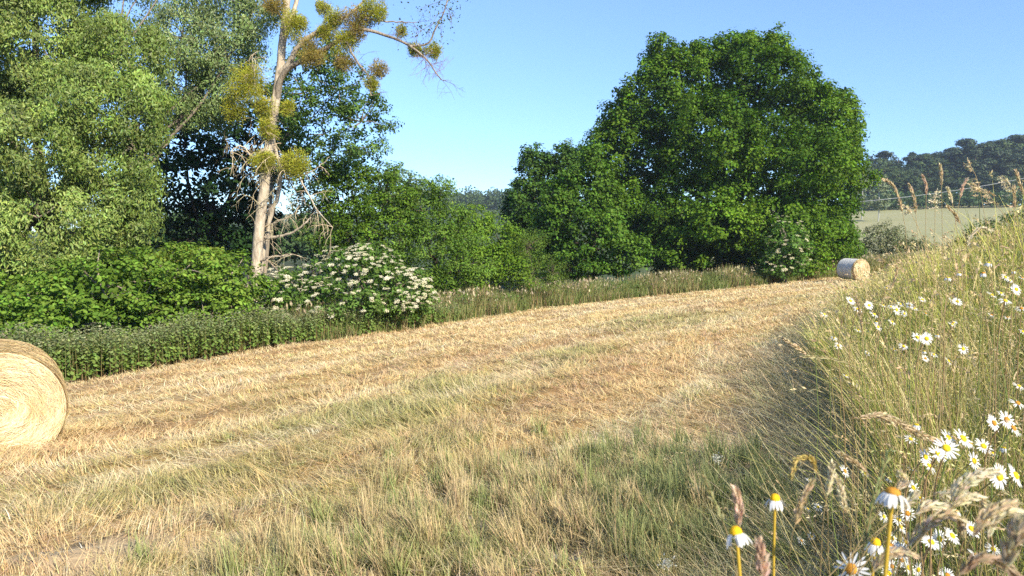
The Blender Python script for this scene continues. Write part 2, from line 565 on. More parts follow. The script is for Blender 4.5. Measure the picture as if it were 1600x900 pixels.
def build_stubble():
    mb = MB()
    x, y, d = sample_wedge(400000, 2.3, 62, 41, 1.75)
    s, t = edge_st(x, y)
    e = medge(x, y)
    keep = (s < .25) & (e < .1 + R.normal(0, .15, len(x)))
    x, y, d, s, t, e = [q[keep] for q in (x, y, d, s, t, e)]
    colr, g, so = field_col(x, y)
    holes = fbm(x * 5, y * 5, 107, 3)
    keep = (R.random(len(x)) > so * .95) & (R.random(len(x)) > sstep(.50, .60, holes) * .80)
    x, y, d, s, t, e, colr, g, so = [q[keep] for q in (x, y, d, s, t, e, colr, g, so)]
    n = len(x)
    L = (.04 + .05 * R.random(n) + .05 * g) * (.6 + .8 * fbm(x * 3, y * 3, 91)) * (1 + d / 90)
    wd = np.maximum(.0034, d * .00085) * R.uniform(.7, 1.5, n)
    sw = fbm(x * .9, y * .9, 101, 3) * 9
    az = np.where(R.random(n) < .6, 2.5 + (sw - 4.5) * .6, R.uniform(0, 6.28, n))
    flat = R.random(n) < .68
    lean = np.where(flat, R.uniform(1.05, 1.5, n), np.abs(R.normal(.45, .28, n)))
    L = np.where(flat, L * 2.0, L)
    bend = R.normal(.25, .3, n)
    z = height(x, y) - .008 + np.where(flat, R.uniform(0, .05, n), 0)
    c = jcol(colr, n, .22, .06)
    q = R.random(n)
    c = np.where((q < .10)[:, None], c * .45, c)
    c = np.where((q > .9)[:, None], np.minimum(c * 1.3 + .04, .85), c)
    isg = R.random(n) < np.clip(g * .45, 0, .85)
    gc = jcol(C_GREEN * .95, n, .25, .08)
    c = np.where(isg[:, None], gc, c)
    ribbons(mb, np.stack([x, y, z], 1), az, lean, L, wd, bend, 2, c * .9, mixc(c, C_PALE, .22))
    # tufts standing above the mown sward
    cx, cy, cdist = sample_wedge(15500, 2.3, 45, 41, 1.5)
    s, t = edge_st(cx, cy); e = medge(cx, cy); colr, g, so = field_col(cx, cy)
    keep = (s < .1) & (e < .2) & (R.random(len(cx)) > so * .9) & (R.random(len(cx)) < .35 + .9 * fbm(cx * 1.3, cy * 1.3, 109) * (1 + g))
    cx, cy, cdist, colr, g = [q[keep] for q in (cx, cy, cdist, colr, g)]
    kk_ = (R.random(len(cx)) < .45 + .55 * sstep(-1.2, .6, cx) + .3 * g)
    cx, cy, cdist, colr, g = [q[kk_] for q in (cx, cy, cdist, colr, g)]
    m = len(cx)
    near = sstep(5.2, 3.4, cdist) * sstep(-.9, .4, cx + .1 * (cy - 3)) * .7
    idx, x, y, a = tufts(cx, cy, 24, .03 + .05 * R.random(m) + .004 * cdist)
    n = len(idx); d = cdist[idx]
    tl = (.035 + .045 * R.random(m) + .05 * g + .10 * near * (.5 + R.random(m))) * (1 + cdist / 100)
    tcol = jcol(np.where((R.random(m) < np.clip(g * .6 + near * .15, 0, .9))[:, None], jcol(mixc(C_GREEN * 1.1, C_DEEP, R.random(m) * .6), m, .2, .08), colr), m, .25, .06)
    taz = 2.4 + R.normal(0, .8, m)
    L = tl[idx] * R.uniform(.6, 1.2, n)
    use = R.random(n) < .5
    az = np.where(use, taz[idx] + R.normal(0, .3, n), a)
    lean = np.abs(R.normal(.42, .25, n)) + .35 * (R.random(m) < .35)[idx]
    c = jcol(tcol[idx], n, .15, .04)
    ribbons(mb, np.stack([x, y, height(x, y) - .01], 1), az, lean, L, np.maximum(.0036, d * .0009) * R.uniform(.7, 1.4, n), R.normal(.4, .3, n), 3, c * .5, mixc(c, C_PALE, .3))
    # long loose strands of hay lying about
    x, y, d = sample_wedge(34000, 2.5, 34, 41, 1.6)
    s, t = edge_st(x, y); e = medge(x, y); so = field_mix(x, y)[4]
    k = (s < 0) & (e < .2) & (R.random(len(x)) > so * .7)
    x, y, d = x[k], y[k], d[k]
    n = len(x)
    cr, g, so = field_col(x, y)
    ribbons(mb, np.stack([x, y, height(x, y) + R.uniform(.01, .07, n)], 1), R.uniform(0, 6.28, n), R.uniform(1.3, 1.62, n), R.uniform(.12, .4, n), np.maximum(.0036, d * .0007), R.normal(.1, .35, n), 4, jcol(mixc(cr, C_PALE, .6), n, .2, .05))
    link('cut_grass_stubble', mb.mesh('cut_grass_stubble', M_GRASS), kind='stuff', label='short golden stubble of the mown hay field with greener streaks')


build_stubble()


def build_near_grass():
    """Taller tufts at the near edge of the field, in front of the camera."""
    mb = MB()
    blobs = [gp(*q) for q in ((480, 885), (660, 860), (700, 780), (750, 740), (800, 770), (850, 760), (900, 800), (960, 770), (900, 860), (1010, 850), (1060, 790), (1120, 840), (1060, 870), (780, 880), (350, 895), (600, 890), (1150, 790), (860, 710), (960, 720), (1040, 730), (1120, 750), (720, 700), (960, 880), (1180, 850), (830, 820), (640, 830))]
    for b in blobs:
        rx = b[1] * .075
        m = 26
        cx = b[0] + R.normal(0, rx, m); cy = b[1] + R.normal(0, rx * 1.1, m)
        so = field_mix(cx, cy)[4]
        k = (R.random(m) > so * .9) & (medge(cx, cy) < .35)
        cx, cy = cx[k], cy[k]; m = len(cx)
        if not m:
            continue
        right = sstep(.2, 1.1, cx)
        idx, x, y, a = tufts(cx, cy, 42, .035 + .04 * R.random(m)); n = len(idx)
        cdry = mixc(np.array([.66, .50, .28]), np.array([.44, .38, .17]), R.random(m))
        cgr = mixc(np.array([.25, .33, .09]), np.array([.06, .15, .035]), right * R.random(m) ** .6)  # green grass; towards the right its shade is mixed into a deeper green
        tc = np.where((R.random(m) < .30 + .62 * right)[:, None], cgr, cdry)
        c = jcol(tc[idx], n, .2, .06)
        L = (R.uniform(.10, .27, m) * (.8 + .4 * sstep(2.5, 4.5, cy)))[idx] * R.uniform(.5, 1.1, n)
        taz = 2.6 + R.normal(0, .9, m)
        az = np.where(R.random(n) < .6, taz[idx] + R.normal(0, .35, n), a)
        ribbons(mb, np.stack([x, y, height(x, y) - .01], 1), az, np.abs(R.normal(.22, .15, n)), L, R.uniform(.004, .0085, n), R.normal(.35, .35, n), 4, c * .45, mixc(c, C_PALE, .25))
    # flattened long grass along the foot of the margin
    x, y, d = sample_wedge(60000, 2.2, 22, 20, 1.4, 22)
    e = medge(x, y); k = (e > -.9 + 1.2 * (fbm(x * .8, y * .8, 119) - .5)) & (e < .6) & (R.random(len(x)) < .3 + .7 * sstep(-1.2, 0, e))
    x, y, d, e = x[k], y[k], d[k], e[k]; n = len(x)
    c = jcol(mixc(np.array([.74, .60, .36]), np.array([.26, .28, .11]), R.random(n)), n, .3, .06)
    ribbons(mb, np.stack([x, y, height(x, y) + R.uniform(0, .10, n)], 1), 3.0 + R.normal(0, 1.0, n), R.uniform(.7, 1.45, n), R.uniform(.15, .5, n), np.maximum(.0032, d * .0008), R.normal(.35, .3, n), 5, c * .8, mixc(c, C_PALE, .3))
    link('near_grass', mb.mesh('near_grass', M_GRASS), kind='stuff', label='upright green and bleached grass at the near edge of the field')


build_near_grass()


def build_margin():
    """Long flowering grass of the uncut margin on the right, in tussocks."""
    mb = MB(); hb = MB()
    for (n0, per, d0, d1, seg, half, az0) in ((420, 28, .9, 3.2, 7, 38, 34), (3600, 27, 3.2, 9, 6, 30, 36), (4800, 20, 9, 28, 4, 26, 36), (2200, 14, 28, 64, 3, 14, 34)):
        cx, cy, cd_ = sample_wedge(n0, d0, d1, half, 1.35, az0)
        e = medge(cx, cy)
        k = (e > (fbm(cx * 1.2, cy * 1.2, 131) - .5) * .5 - .05) & (e < 14) & (cy > .6)
        cx, cy, cd_, e = cx[k], cy[k], cd_[k], e[k]; m = len(cx)
        idx, x, y, a = tufts(cx, cy, per, .06 + .10 * R.random(m) + .004 * cd_); n = len(idx); d = cd_[idx]
        clump = fbm(cx * 1.5, cy * 1.5, 141, 2) * 1.25 - .1
        Lt = (.70 + .95 * (clump - .4) + .25 * sstep(2, 5, e) + .55 * (R.random(m) < .05) * sstep(1.2, 2.5, e)) * R.uniform(.75, 1.2, m) * (1 - .42 * sstep(3.4, 1.3, cd_)) * (1 - .30 * sstep(18, 40, cd_))
        L = Lt[idx] * R.uniform(.45, 1.1, n)
        taz = 2.6 + R.normal(0, 1.5, m)
        hang = sstep(1.0, .1, e)
        Lt = Lt * (1 + .15 * hang)
        az = np.where(R.random(n) < .30, taz[idx] + R.normal(0, .5, n), a)
        patchy = fbm(cx * 1.1 + 7, cy * 1.1, 151)
        green = mixc(np.array([.54, .56, .09]), np.array([.28, .36, .05]), R.random(m))
        dry = mixc(np.array([.82, .66, .36]), np.array([.62, .46, .22]), R.random(m))
        tc = np.where((R.random(m) < .70 + (patchy - .5) * 2.0)[:, None], green, dry)
        own = R.random(n) < .16
        c = np.where(own[:, None], dry[idx], tc[idx]); c = jcol(c, n, .18, .05)
        wd = np.maximum(.0038, d * .0011) * R.uniform(.7, 1.4, n)
        lean = np.abs(R.normal(.2, .16, n)) + .12 * hang[idx]; bend = np.abs(R.normal(.6, .5, n)) + .2 * hang[idx] * R.random(n)
        base = np.stack([x, y, height(x, y) - .02], 1); tw_ = R.uniform(-1.2, 1.2, n)
        C = ribbons(None, base, az, lean, L, wd, bend, seg, c, None, tw_)
        # flowers stand clear of most of the blades around them
        bad = np.zeros(n, bool)
        px_ = C[:, 1:, 0] / C[:, 1:, 1]; pz_ = (C[:, 1:, 2] - CAM[2]) / C[:, 1:, 1]; py_ = C[:, 1:, 1]
        for (hx, hy, hz, hr) in CLEAR:
            if hy < py_.min():
                continue
            rr2 = (hr * 1.15 / hy) ** 2
            bad |= (((px_ - hx / hy) ** 2 + ((pz_ - (hz - CAM[2]) / hy) * .8) ** 2 < rr2 * 1.7) & (py_ < hy + .03)).any(1)
        ok = ~(bad & (R.random(n) < .88))
        base, az, lean, L, wd, bend, c, tw_, C, idx, d = [q_[ok] for q_ in (base, az, lean, L, wd, bend, c, tw_, C, idx, d)]; n = len(L)
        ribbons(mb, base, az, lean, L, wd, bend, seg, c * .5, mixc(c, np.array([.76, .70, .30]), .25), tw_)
        # flowering stems with slender nodding heads
        pick = np.where((L > Lt[idx] * .85) & (R.random(n) < .16))[0]
        q = len(pick)
        if q:
            tipp = C[pick, -1]; tdir = nrm(C[pick, -1] - C[pick, -2]); dd = d[pick]
            hl = R.uniform(.08, .18, q) * (1 + dd * .015); ns = 16 if d1 < 4 else (11 if d1 < 10 else 5)
            hcol = jcol(mixc(np.array([.72, .58, .34]), np.array([.55, .40, .24]), R.random(q)), q, .12, .04)
            up_ = np.array([0, 0, 1.])
            for s_ in range(ns):
                fr = (s_ + .5) / ns
                pp = tipp + tdir * (hl * fr)[:, None] - up_ * (hl * fr ** 2 * .4)[:, None]
                tg = nrm(tdir - up_ * .8 * fr + R.normal(0, .22, (q, 3)))
                sz = np.maximum(hl / ns * 1.9, dd * .0016) * (1.1 - .4 * fr)
                leaves(hb, pp, R.normal(size=(q, 3)), sz, DIAM * np.array([1, .42 if d1 < 10 else .6, .6]), hcol, tg, .08)
    for (nn_, d0, d1, half, az0) in ((1500, 1.6, 8, 26, 34), (1500, 6, 22, 14, 30)):
        x, y, d = sample_wedge(nn_, d0, d1, half, 1.3, az0); e = medge(x, y)
        k = (e > .1) & (e < 4) & (R.random(len(x)) < np.where(e < .8, 1, .45)); x, y, d, e = x[k], y[k], d[k], e[k]; n = len(x)
        L = R.uniform(.7, 1.15, n) * (1 - .3 * sstep(3.2, 1.6, d))
        base = np.stack([x, y, height(x, y)], 1); az = np.where(R.random(n) < .35, 3.0 + R.normal(0, .5, n), R.uniform(0, 6.28, n)); tw_ = R.uniform(-1, 1, n)
        lean = np.abs(R.normal(.25, .15, n)); bend = R.uniform(1.0, 2.3, n); wd = np.maximum(.0026, d * .0008)
        c = jcol(mixc(np.array([.84, .72, .44]), np.array([.60, .58, .26]), R.random(n)), n, .12, .04)
        C = ribbons(None, base, az, lean, L, wd, bend, 9, c, None, tw_)
        bad = np.zeros(n, bool)
        for (hx, hy, hz, hr) in CLEAR:
            bad |= (((C[:, 1:, 0] / C[:, 1:, 1] - hx / hy) ** 2 + ((C[:, 1:, 2] - CAM[2]) / C[:, 1:, 1] - (hz - CAM[2]) / hy) ** 2 < (hr / hy) ** 2) & (C[:, 1:, 1] < hy)).any(1)
        g_ = ~(bad & (R.random(n) < .6))
        base, az, lean, L, wd, bend, c, tw_, C, d = [q_[g_] for q_ in (base, az, lean, L, wd, bend, c, tw_, C, d)]; n = len(L)
        ribbons(mb, base, az, lean, L, wd, bend, 9, c * .9, c, tw_)
        # spikelets set alternately along the last third
        A_ = C[:, 6]; 
        for seg_ in (6, 7, 8):
            for q_ in range(5):
                f_ = q_ / 5; pp = C[:, seg_] * (1 - f_) + C[:, seg_ + 1] * f_; td = nrm(C[:, seg_ + 1] - C[:, seg_])
                sd2 = nrm(np.cross(td, [0.3, 1, .2])) * (1 if q_ % 2 else -1)
                leaves(hb, pp, R.normal(size=(n, 3)), np.maximum(.017, d * .003), DIAM * np.array([1, .4, .5]), c, td + sd2 * .35 - np.array([0, 0, .25]), .12)
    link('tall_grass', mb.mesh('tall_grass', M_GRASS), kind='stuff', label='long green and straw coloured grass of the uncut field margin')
    link('grass_seed_heads', hb.mesh('grass_seed_heads', M_GRASS), kind='stuff', label='pale seed heads over the long margin grass')


# ------------------------------------------------------------------ verge along the hedge bottom
def build_nettles():
    mb = MB()
    n = 5200
    t0 = edge_st(*[np.array([q]) for q in EDGE[1]])[1][0]
    t1 = edge_st(*[np.array([q]) for q in gp(650, 515)[:2]])[1][0]
    t = R.uniform(CUM[0] + 18, t1 + 3.5, n); s = R.uniform(.05, 1.7, n) + (fbm(t * .8, t * 0, 161) - .5) * .6
    x, y = edge_pt(t, s)
    H = R.uniform(.72, 1.12, n) * (.55 + .9 * fbm(t * .9, s * 1.2, 163)) * (1 - .35 * sstep(t1 - 5, t1 + 3.5, t))
    z = height(x, y)
    lx, ly = R.normal(0, .05, n), R.normal(0, .05, n)
    base = np.stack([x, y, z], 1); top = base + np.stack([lx, ly, H], 1)
    # stems
    ribbons(mb, base, R.uniform(0, 6.28, n), np.full(n, .03), H, np.full(n, .016), np.full(n, .05), 2, jcol(np.array([.23, .17, .08]), n, .2, .08), jcol(np.array([.12, .14, .05]), n))
    for lv in range(13):
        fr = .18 + .82 * lv / 12
        a = R.uniform(0, 6.28, n) + lv * 1.57
        for sgn in (0, np.pi):
            dirn = np.stack([np.cos(a + sgn), np.sin(a + sgn), np.full(n, -.75 + .5 * fr ** 4)], 1)
            pp = base + (top - base) * fr + dirn * .01
            sz = (.105 - .055 * fr ** 3) * R.uniform(.7, 1.25, n)
            keep = R.random(n) < .2 + .85 * fr
            col = jcol(mixc(np.broadcast_to(np.array([.15, .225, .05]), (n, 3)), np.array([.33, .33, .20]), np.full(n, fr ** 5 * .8)), n, .2, .06)
            Nn = np.cross(dirn, np.stack([-np.sin(a + sgn), np.cos(a + sgn), np.zeros(n)], 1)) * -1
            leaves(mb, pp[keep], (Nn + R.normal(0, .25, (n, 3)))[keep], sz[keep], OVAL, col[keep], dirn[keep], .2)
    link('nettles', mb.mesh('nettles', M_LEAF), kind='stuff', label='dense band of dark nettles with brown stems along the field edge')


build_nettles()


def build_verge():
    mb = MB(); 
    tA = edge_st(*[np.array([q]) for q in gp(560, 524)[:2]])[1][0]
    tB = CUM[-2] + 6
    n = 52000
    t = R.uniform(tA - 2, tB, n); s = R.uniform(-.1, 2.4, n) + (fbm(t * .7, t * 0, 171) - .5) * .9
    x, y = edge_pt(t, s); d = np.hypot(x, y)
    pn = fbm(t * .8, s * .8, 175)
    L = R.uniform(.4, 1.0, n) * (.6 + .8 * pn) * (.5 + .5 * sstep(0, .9, s)) * 1.25
    q = R.random(n) + (pn - .5)
    green = mixc(np.array([.24, .28, .09]), np.array([.14, .19, .05]), R.random(n))
    c = np.where((q < .68)[:, None], green, np.array([.36, .29, .15]))
    ribbons(mb, np.stack([x, y, height(x, y)], 1), R.uniform(0, 6.28, n), np.abs(R.normal(.15, .15, n)), L, np.maximum(.01, d * .0009), R.normal(.4, .4, n), 3, jcol(c, n, .2, .07) * .85, jcol(c, n, .2, .07))
    # feathery heads
    n = 5500
    t = R.uniform(tA - 3, tB, n); s = R.uniform(.1, 2.6, n); x, y = edge_pt(t, s); pn = fbm(t * .8, s * .8, 175)
    k = pn > .42; x, y, t, s = x[k], y[k], t[k], s[k]; n = len(x)
    z = height(x, y) + R.uniform(.55, 1.15, n)
    leaves(mb, np.stack([x, y, z], 1), R.normal(size=(n, 3)), R.uniform(.10, .2, n), DIAM * np.array([1, .5, 1]), jcol(np.array([.50, .42, .28]), n, .15, .06), np.tile([0, 0, 1.], (n, 1)), .35)
    # broad weed leaves low down
    n = 30000
    t = R.uniform(tA - 2, tB, n); s = R.uniform(.4, 2.8, n); x, y = edge_pt(t, s); pn = fbm(t * .5 + 4, s * .6, 177)
    z = height(x, y) + R.uniform(0.02, 1.0, n) * pn * 1.3
    leaves(mb, np.stack([x, y, z], 1), R.normal(0, .5, (n, 3)) + np.array([0, -.3, .6]), R.uniform(.06, .13, n), OVAL, jcol(np.array([.10, .165, .04]), n, .25, .08))
    link('verge_grass', mb.mesh('verge_grass', M_GRASS), kind='stuff', label='weedy green verge with feathery heads between stubble and trees')


build_verge()


# ------------------------------------------------------------------ trees
def L_(u, v, ru, rv, d, rd=None):
    """Crown lobe from its place in the photograph: centre, radii in metres."""
    c = P(u, v, d)
    a = ru / F * d; b = rv / F * d
    return (c, np.array([a, rd if rd else (a + b) * .5, b]))


def crown(lobes, dens, rc, nl, ls, tmpl, col, flat=.6, droop=0.0, fill=400, up=.6, tintvar=.16, gaps=.0, hvar=.07, seedn=0, tw=.55, hier=0):
    mb = MB(); cents = []
    Pp = []; Nn = []; Sz = []; Cc = []; Tg = []
    colA = np.asarray(col[0]); colB = np.asarray(col[1])
    if hier:
        core = lobes; sub = []
        for (c, r) in lobes:
            for q in range(hier):
                d_ = nrm(R.normal(size=3)); f_ = R.uniform(.34, .52)
                cc_ = c + d_ * r * R.uniform(.62, .86)
                if any(np.linalg.norm((cc_ - c2) / r2) < .55 for c2, r2 in lobes if c2 is not c):
                    continue
                sub.append((cc_, r * f_ * np.array([1, 1, .8])))
        lobes = lobes_s = [(c, r * .80) for c, r in lobes] + sub
    for li, (c, r) in enumerate(lobes):
        area = 4 * np.pi * (((r[0] * r[1]) ** 1.6 + (r[0] * r[2]) ** 1.6 + (r[1] * r[2]) ** 1.6) / 3) ** (1 / 1.6)
        n = max(4, int(area * dens))
        dr = nrm(R.normal(size=(n, 3)))
        k = 1 + R.normal(0, .10, n) + (fbm(dr[:, 0] * 2.2 + li * 3, dr[:, 2] * 2.2 + dr[:, 1], 200 + li) - .5) * .45
        p = c + dr * r * k[:, None]
        big = max(rc * 2.6, .5); k = k + (fbm(p[:, 0] / big + seedn, p[:, 2] / big + p[:, 1] / big * .6, 210 + seedn, 2) - .5) * .42
        p = c + dr * r * k[:, None]
        keep = np.ones(n, bool)
        for lj, (c2, r2) in enumerate(lobes):
            if lj != li:
                keep &= np.linalg.norm((p - c2) / r2, axis=1) > .8
        keep &= p[:, 2] > hbase(p[:, 0], p[:, 1]) + .15
        if gaps:
            keep &= fbm(p[:, 0] * .9 / rc, p[:, 2] * .9 / rc, 300 + seedn, 2) > gaps
        p = p[keep]; dr = dr[keep]
        cents.append(p)
        m = len(p)
        rcl = rc * R.uniform(.55, 1.35, m)
        cnt = np.maximum(3, (nl * (rcl / rc) ** 1.7 * R.uniform(.7, 1.3, m))).astype(int)
        idx = np.repeat(np.arange(m), cnt); N = len(idx)
        off = nrm(R.normal(size=(N, 3))) * (R.random(N) ** .45)[:, None]
        o = off * np.array([1, 1, flat])
        pos = p[idx] + o * rcl[idx][:, None]
        if droop:
            hang = R.random(N) ** 1.3
            pos[:, 2] -= hang * rcl[idx] * droop
        Pp.append(pos)
        Nn.append(off * .75 + dr[idx] * .35 + np.array([0, 0, up]) + R.normal(0, .45, (N, 3)))
        Sz.append(ls * R.uniform(.5, 1.4, N))
        mixw = np.clip(fbm(p[:, 0] * .35, p[:, 2] * .35 + p[:, 1] * .2, 400 + seedn) * 1.6 - .3 + R.normal(0, .12, m), 0, 1)
        tint = np.exp(R.normal(0, tintvar, m))
        cl = (mixc(np.broadcast_to(colA, (m, 3)), colB, mixw) * tint[:, None])[idx]
        Cc.append(cl * np.exp(R.normal(0, .13, (N, 1))) * (1 + R.normal(0, hvar, (N, 3))))
    # loose leaves inside the crown
    lobes = core if hier else lobes
    for (c, r) in lobes:
        vol = 4.19 * r.prod()
        n = int(fill * vol ** .67)
        p = c + nrm(R.normal(size=(n, 3))) * (R.random(n) ** .4)[:, None] * r * .85
        p = p[p[:, 2] > hbase(p[:, 0], p[:, 1]) + .1]
        n = len(p)
        Pp.append(p); Nn.append(R.normal(size=(n, 3)) + np.array([0, 0, .5])); Sz.append(ls * R.uniform(1.0, 1.7, n)); Cc.append(jcol(colA * .9, n, .15, .05))
    Pp = np.concatenate(Pp); Nn = np.concatenate(Nn); Sz = np.concatenate(Sz); Cc = np.clip(np.concatenate(Cc) * np.array([.92, 1.07, 1.0]), .003, .9)
    tang = None
    if droop:
        tang = np.tile([0.1, -.1, -1.0], (len(Pp), 1))
        Nn[:, 2] *= .3
    leaves(mb, Pp, Nn, Sz, tmpl, Cc, tang, tw)
    return mb, np.concatenate(cents)


def limbs(mb, base, fork, lobes, cents, r0, nt=60, col=(.5, .5, .5), wig=.06, twig_r=.02):
    """Trunk from base to fork, limbs to the lobes and thinner boughs to some clumps."""
    base = np.asarray(base, float); fork = np.asarray(fork, float)
    Lt = np.linalg.norm(fork - base)
    tube(mb, curve([base - [0, 0, .3], base + (fork - base) * .4 + R.normal(0, wig * Lt * .5, 3) * [1, 1, 0], fork], 14), np.linspace(r0 * 1.15, r0 * .7, 14), col, 10)
    for (c, r) in lobes:
        st = base + (fork - base) * R.uniform(.65, 1.0)
        mid = (st + c) / 2 + R.normal(0, wig * np.linalg.norm(c - st), 3) + np.array([0, 0, -.05 * np.linalg.norm(c - st)])
        pts = curve([st, mid, c], 16)
        tube(mb, pts, np.linspace(r0 * .45, twig_r, 16), col, 7)
    if len(cents):
        for k in R.choice(len(cents), min(nt, len(cents)), replace=False):
            q = cents[k]
            dd = [np.linalg.norm(q - c) for c, _ in lobes]
            c = lobes[int(np.argmin(dd))][0]
            mid = (c + q) / 2 + R.normal(0, .12 * min(dd), 3)
            tube(mb, curve([c, mid, q], 8), np.linspace(twig_r * 1.8, twig_r * .4, 8), col, 5)


def tree(name, label, cat, lobes, base, fork, r0, cr, leafmat=None, bark=None, nt=60, group=None, trunk_name='trunk', crown_name='crown', twig_r=.02):
    base = np.array([base[0], base[1], float(height(np.array(base[0]), np.array(base[1])))])
    o = root(name, base, label, cat, group)
    mb, cents = crown(lobes, **cr)
    link(crown_name, mb.mesh(crown_name, leafmat or M_LEAF, base), o)
    tb = MB()
    limbs(tb, base, fork, lobes, cents, r0, nt, twig_r=twig_r)
    link(trunk_name, tb.mesh(trunk_name, bark or M_WOOD, base, True), o)
    return o, cents


ORD0 = ['first', 'second', 'third', 'fourth']
# big oak
D = 53.
lob = [L_(1040, 150, 72, 72, D), L_(1165, 128, 85, 78, D), L_(1280, 205, 55, 75, D), L_(1000, 235, 66, 75, D), L_(1110, 235, 90, 85, D - 3, 4.2), L_(1215, 255, 85, 85, D - 3, 4.2), L_(1296, 300, 52, 66, D),
       L_(1010, 345, 66, 65, D - 2), L_(968, 330, 44, 62, D), L_(1110, 345, 95, 72, D - 4), L_(1205, 365, 85, 62, D - 5), L_(1280, 368, 52, 55, D - 2), L_(1030, 92, 26, 30, D), L_(1075, 90, 30, 30, D), L_(1150, 78, 34, 28, D), L_(1200, 80, 34, 30, D), L_(1255, 155, 36, 30, D), L_(1310, 160, 22, 28, D), L_(965, 180, 30, 30, D), L_(950, 215, 24, 26, D), L_(1328, 235, 20, 30, D), L_(1320, 390, 20, 35, D), L_(1050, 400, 60, 30, D + 2), L_(1150, 405, 80, 30, D + 1), L_(1240, 408, 60, 28, D)]
tree('oak_tree', 'very large dark green oak with a broad rounded crown beside the far bale', 'tree', lob, P(1150, 430, D + 1)[:2], P(1150, 330, D + 1), .55,
     dict(dens=1.3, rc=.6, nl=82, ls=.19, tmpl=DIAM, hier=9, col=((.062, .115, .010), (.145, .215, .018)), fill=110, flat=.7, seedn=1, tintvar=.22), M_LEAF, M_DARKBARK, 60)

# maple in front of its left side
D = 44.
lob = [L_(925, 246, 13, 22, D, .7), L_(922, 272, 26, 28, D, 1.0), L_(925, 310, 45, 42, D), L_(885, 300, 30, 40, D), L_(870, 365, 38, 60, D), L_(930, 372, 62, 55, D - 1.5), L_(975, 400, 38, 34, D - 2), L_(900, 415, 45, 30, D - 1), L_(860, 410, 30, 30, D)]
tree('field_maple', 'light green pointed maple in front of the left side of the big oak', 'tree', lob, P(925, 440, D)[:2], P(925, 360, D), .2,
     dict(dens=2.1, rc=.46, nl=62, ls=.17, tmpl=DIAM, hier=7, col=((.06, .115, .014), (.125, .195, .024)), fill=60, seedn=2), M_LEAF, M_DARKBARK, 40)
D = 52.
lob = [L_(835, 262, 34, 32, D), L_(815, 330, 32, 60, D), L_(860, 300, 45, 60, D), L_(885, 255, 30, 30, D), L_(830, 385, 50, 45, D), L_(800, 370, 20, 25, D), L_(905, 250, 25, 25, D)]
tree('alder_tree', 'dark alder standing left of and behind the pointed maple', 'tree', lob, P(840, 440, D)[:2], P(840, 330, D), .22,
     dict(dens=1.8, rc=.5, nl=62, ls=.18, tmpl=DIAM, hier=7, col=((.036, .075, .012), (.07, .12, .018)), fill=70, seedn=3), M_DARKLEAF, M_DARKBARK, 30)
D = 75.
tree('pale_poplar', 'pale wispy treetop just above the dark alder', 'tree', [L_(893, 240, 14, 22, D, 1.2), L_(885, 270, 25, 30, D)], P(890, 420, D)[:2], P(890, 300, D), .2,
     dict(dens=1.6, rc=.5, nl=40, ls=.18, tmpl=DIAM, col=((.14, .19, .07), (.18, .22, .09)), fill=30, seedn=4), M_LEAF, M_DARKBARK, 10)

# middle shrubs
D = 33.
sh = dict(dens=3.4, rc=.34, nl=64, hier=6, ls=.105, tmpl=DIAM, fill=110, flat=.75)
tree('hawthorn_tree', 'dense dark green hawthorn right behind the poplar with bare hanging twigs', 'tree', [L_(550, 292, 42, 42, D), L_(600, 310, 50, 48, D), L_(540, 350, 45, 50, D), L_(600, 370, 60, 50, D), L_(520, 270, 25, 24, D)], P(570, 450, D)[:2], P(570, 380, D), .14,
     dict(sh, col=((.085, .14, .014), (.15, .21, .028)), seedn=5), M_LEAF, M_DARKBARK, 40)
tree('grey_willow', 'bushy mid green willow with a grey leafed tip in the middle hedge', 'tree', [L_(688, 298, 22, 24, D, .8), L_(660, 330, 45, 40, D), L_(700, 355, 45, 42, D), L_(670, 395, 60, 50, D - 1), L_(640, 430, 55, 40, D - 1), L_(715, 420, 45, 45, D - 1)], P(680, 470, D)[:2], P(680, 400, D), .14,
     dict(sh, tmpl=OVAL * np.array([1, .7, 1]), col=((.11, .17, .024), (.17, .24, .045)), seedn=6), M_LEAF, M_DARKBARK, 40)
D = 35.
tree('goat_willow', 'rounded yellow green willow bush sloping down right of the grey leafed tip', 'tree', [L_(738, 355, 42, 42, D), L_(782, 378, 42, 38, D), L_(750, 415, 55, 42, D - 1), L_(710, 440, 40, 32, D - 1), L_(790, 425, 42, 32, D - 1)], P(755, 475, D)[:2], P(755, 420, D), .12,
     dict(sh, col=((.13, .20, .020), (.20, .27, .036)), seedn=7), M_LEAF, M_DARKBARK, 40)
D = 34.
tree('blackthorn_shrub', 'small fine leaved olive green shrub in front of the pointed maple', 'shrub', [L_(825, 385, 28, 26, D), L_(835, 420, 42, 34, D), L_(800, 430, 30, 25, D), L_(862, 430, 22, 22, D)], P(830, 475, D)[:2], P(830, 430, D), .05,
     dict(sh, ls=.07, nl=90, dens=4.5, rc=.28, tmpl=BLADEL * np.array([1, 2.5, 1]), col=((.13, .185, .030), (.19, .24, .05)), seedn=8), M_LEAF, M_DARKBARK, 40, trunk_name='stem', crown_name='foliage')
D = 80.
tree('white_willow', 'faint grey green willow top far behind the middle bushes', 'tree', [L_(622, 285, 24, 26, D), L_(600, 300, 30, 30, D), L_(650, 300, 20, 25, D)], P(625, 420, D)[:2], P(625, 330, D), .3,
     dict(dens=1.2, rc=.7, nl=45, ls=.25, tmpl=DIAM, col=((.15, .19, .09), (.18, .22, .11)), fill=30, seedn=9), M_LEAF, M_DARKBARK, 12)

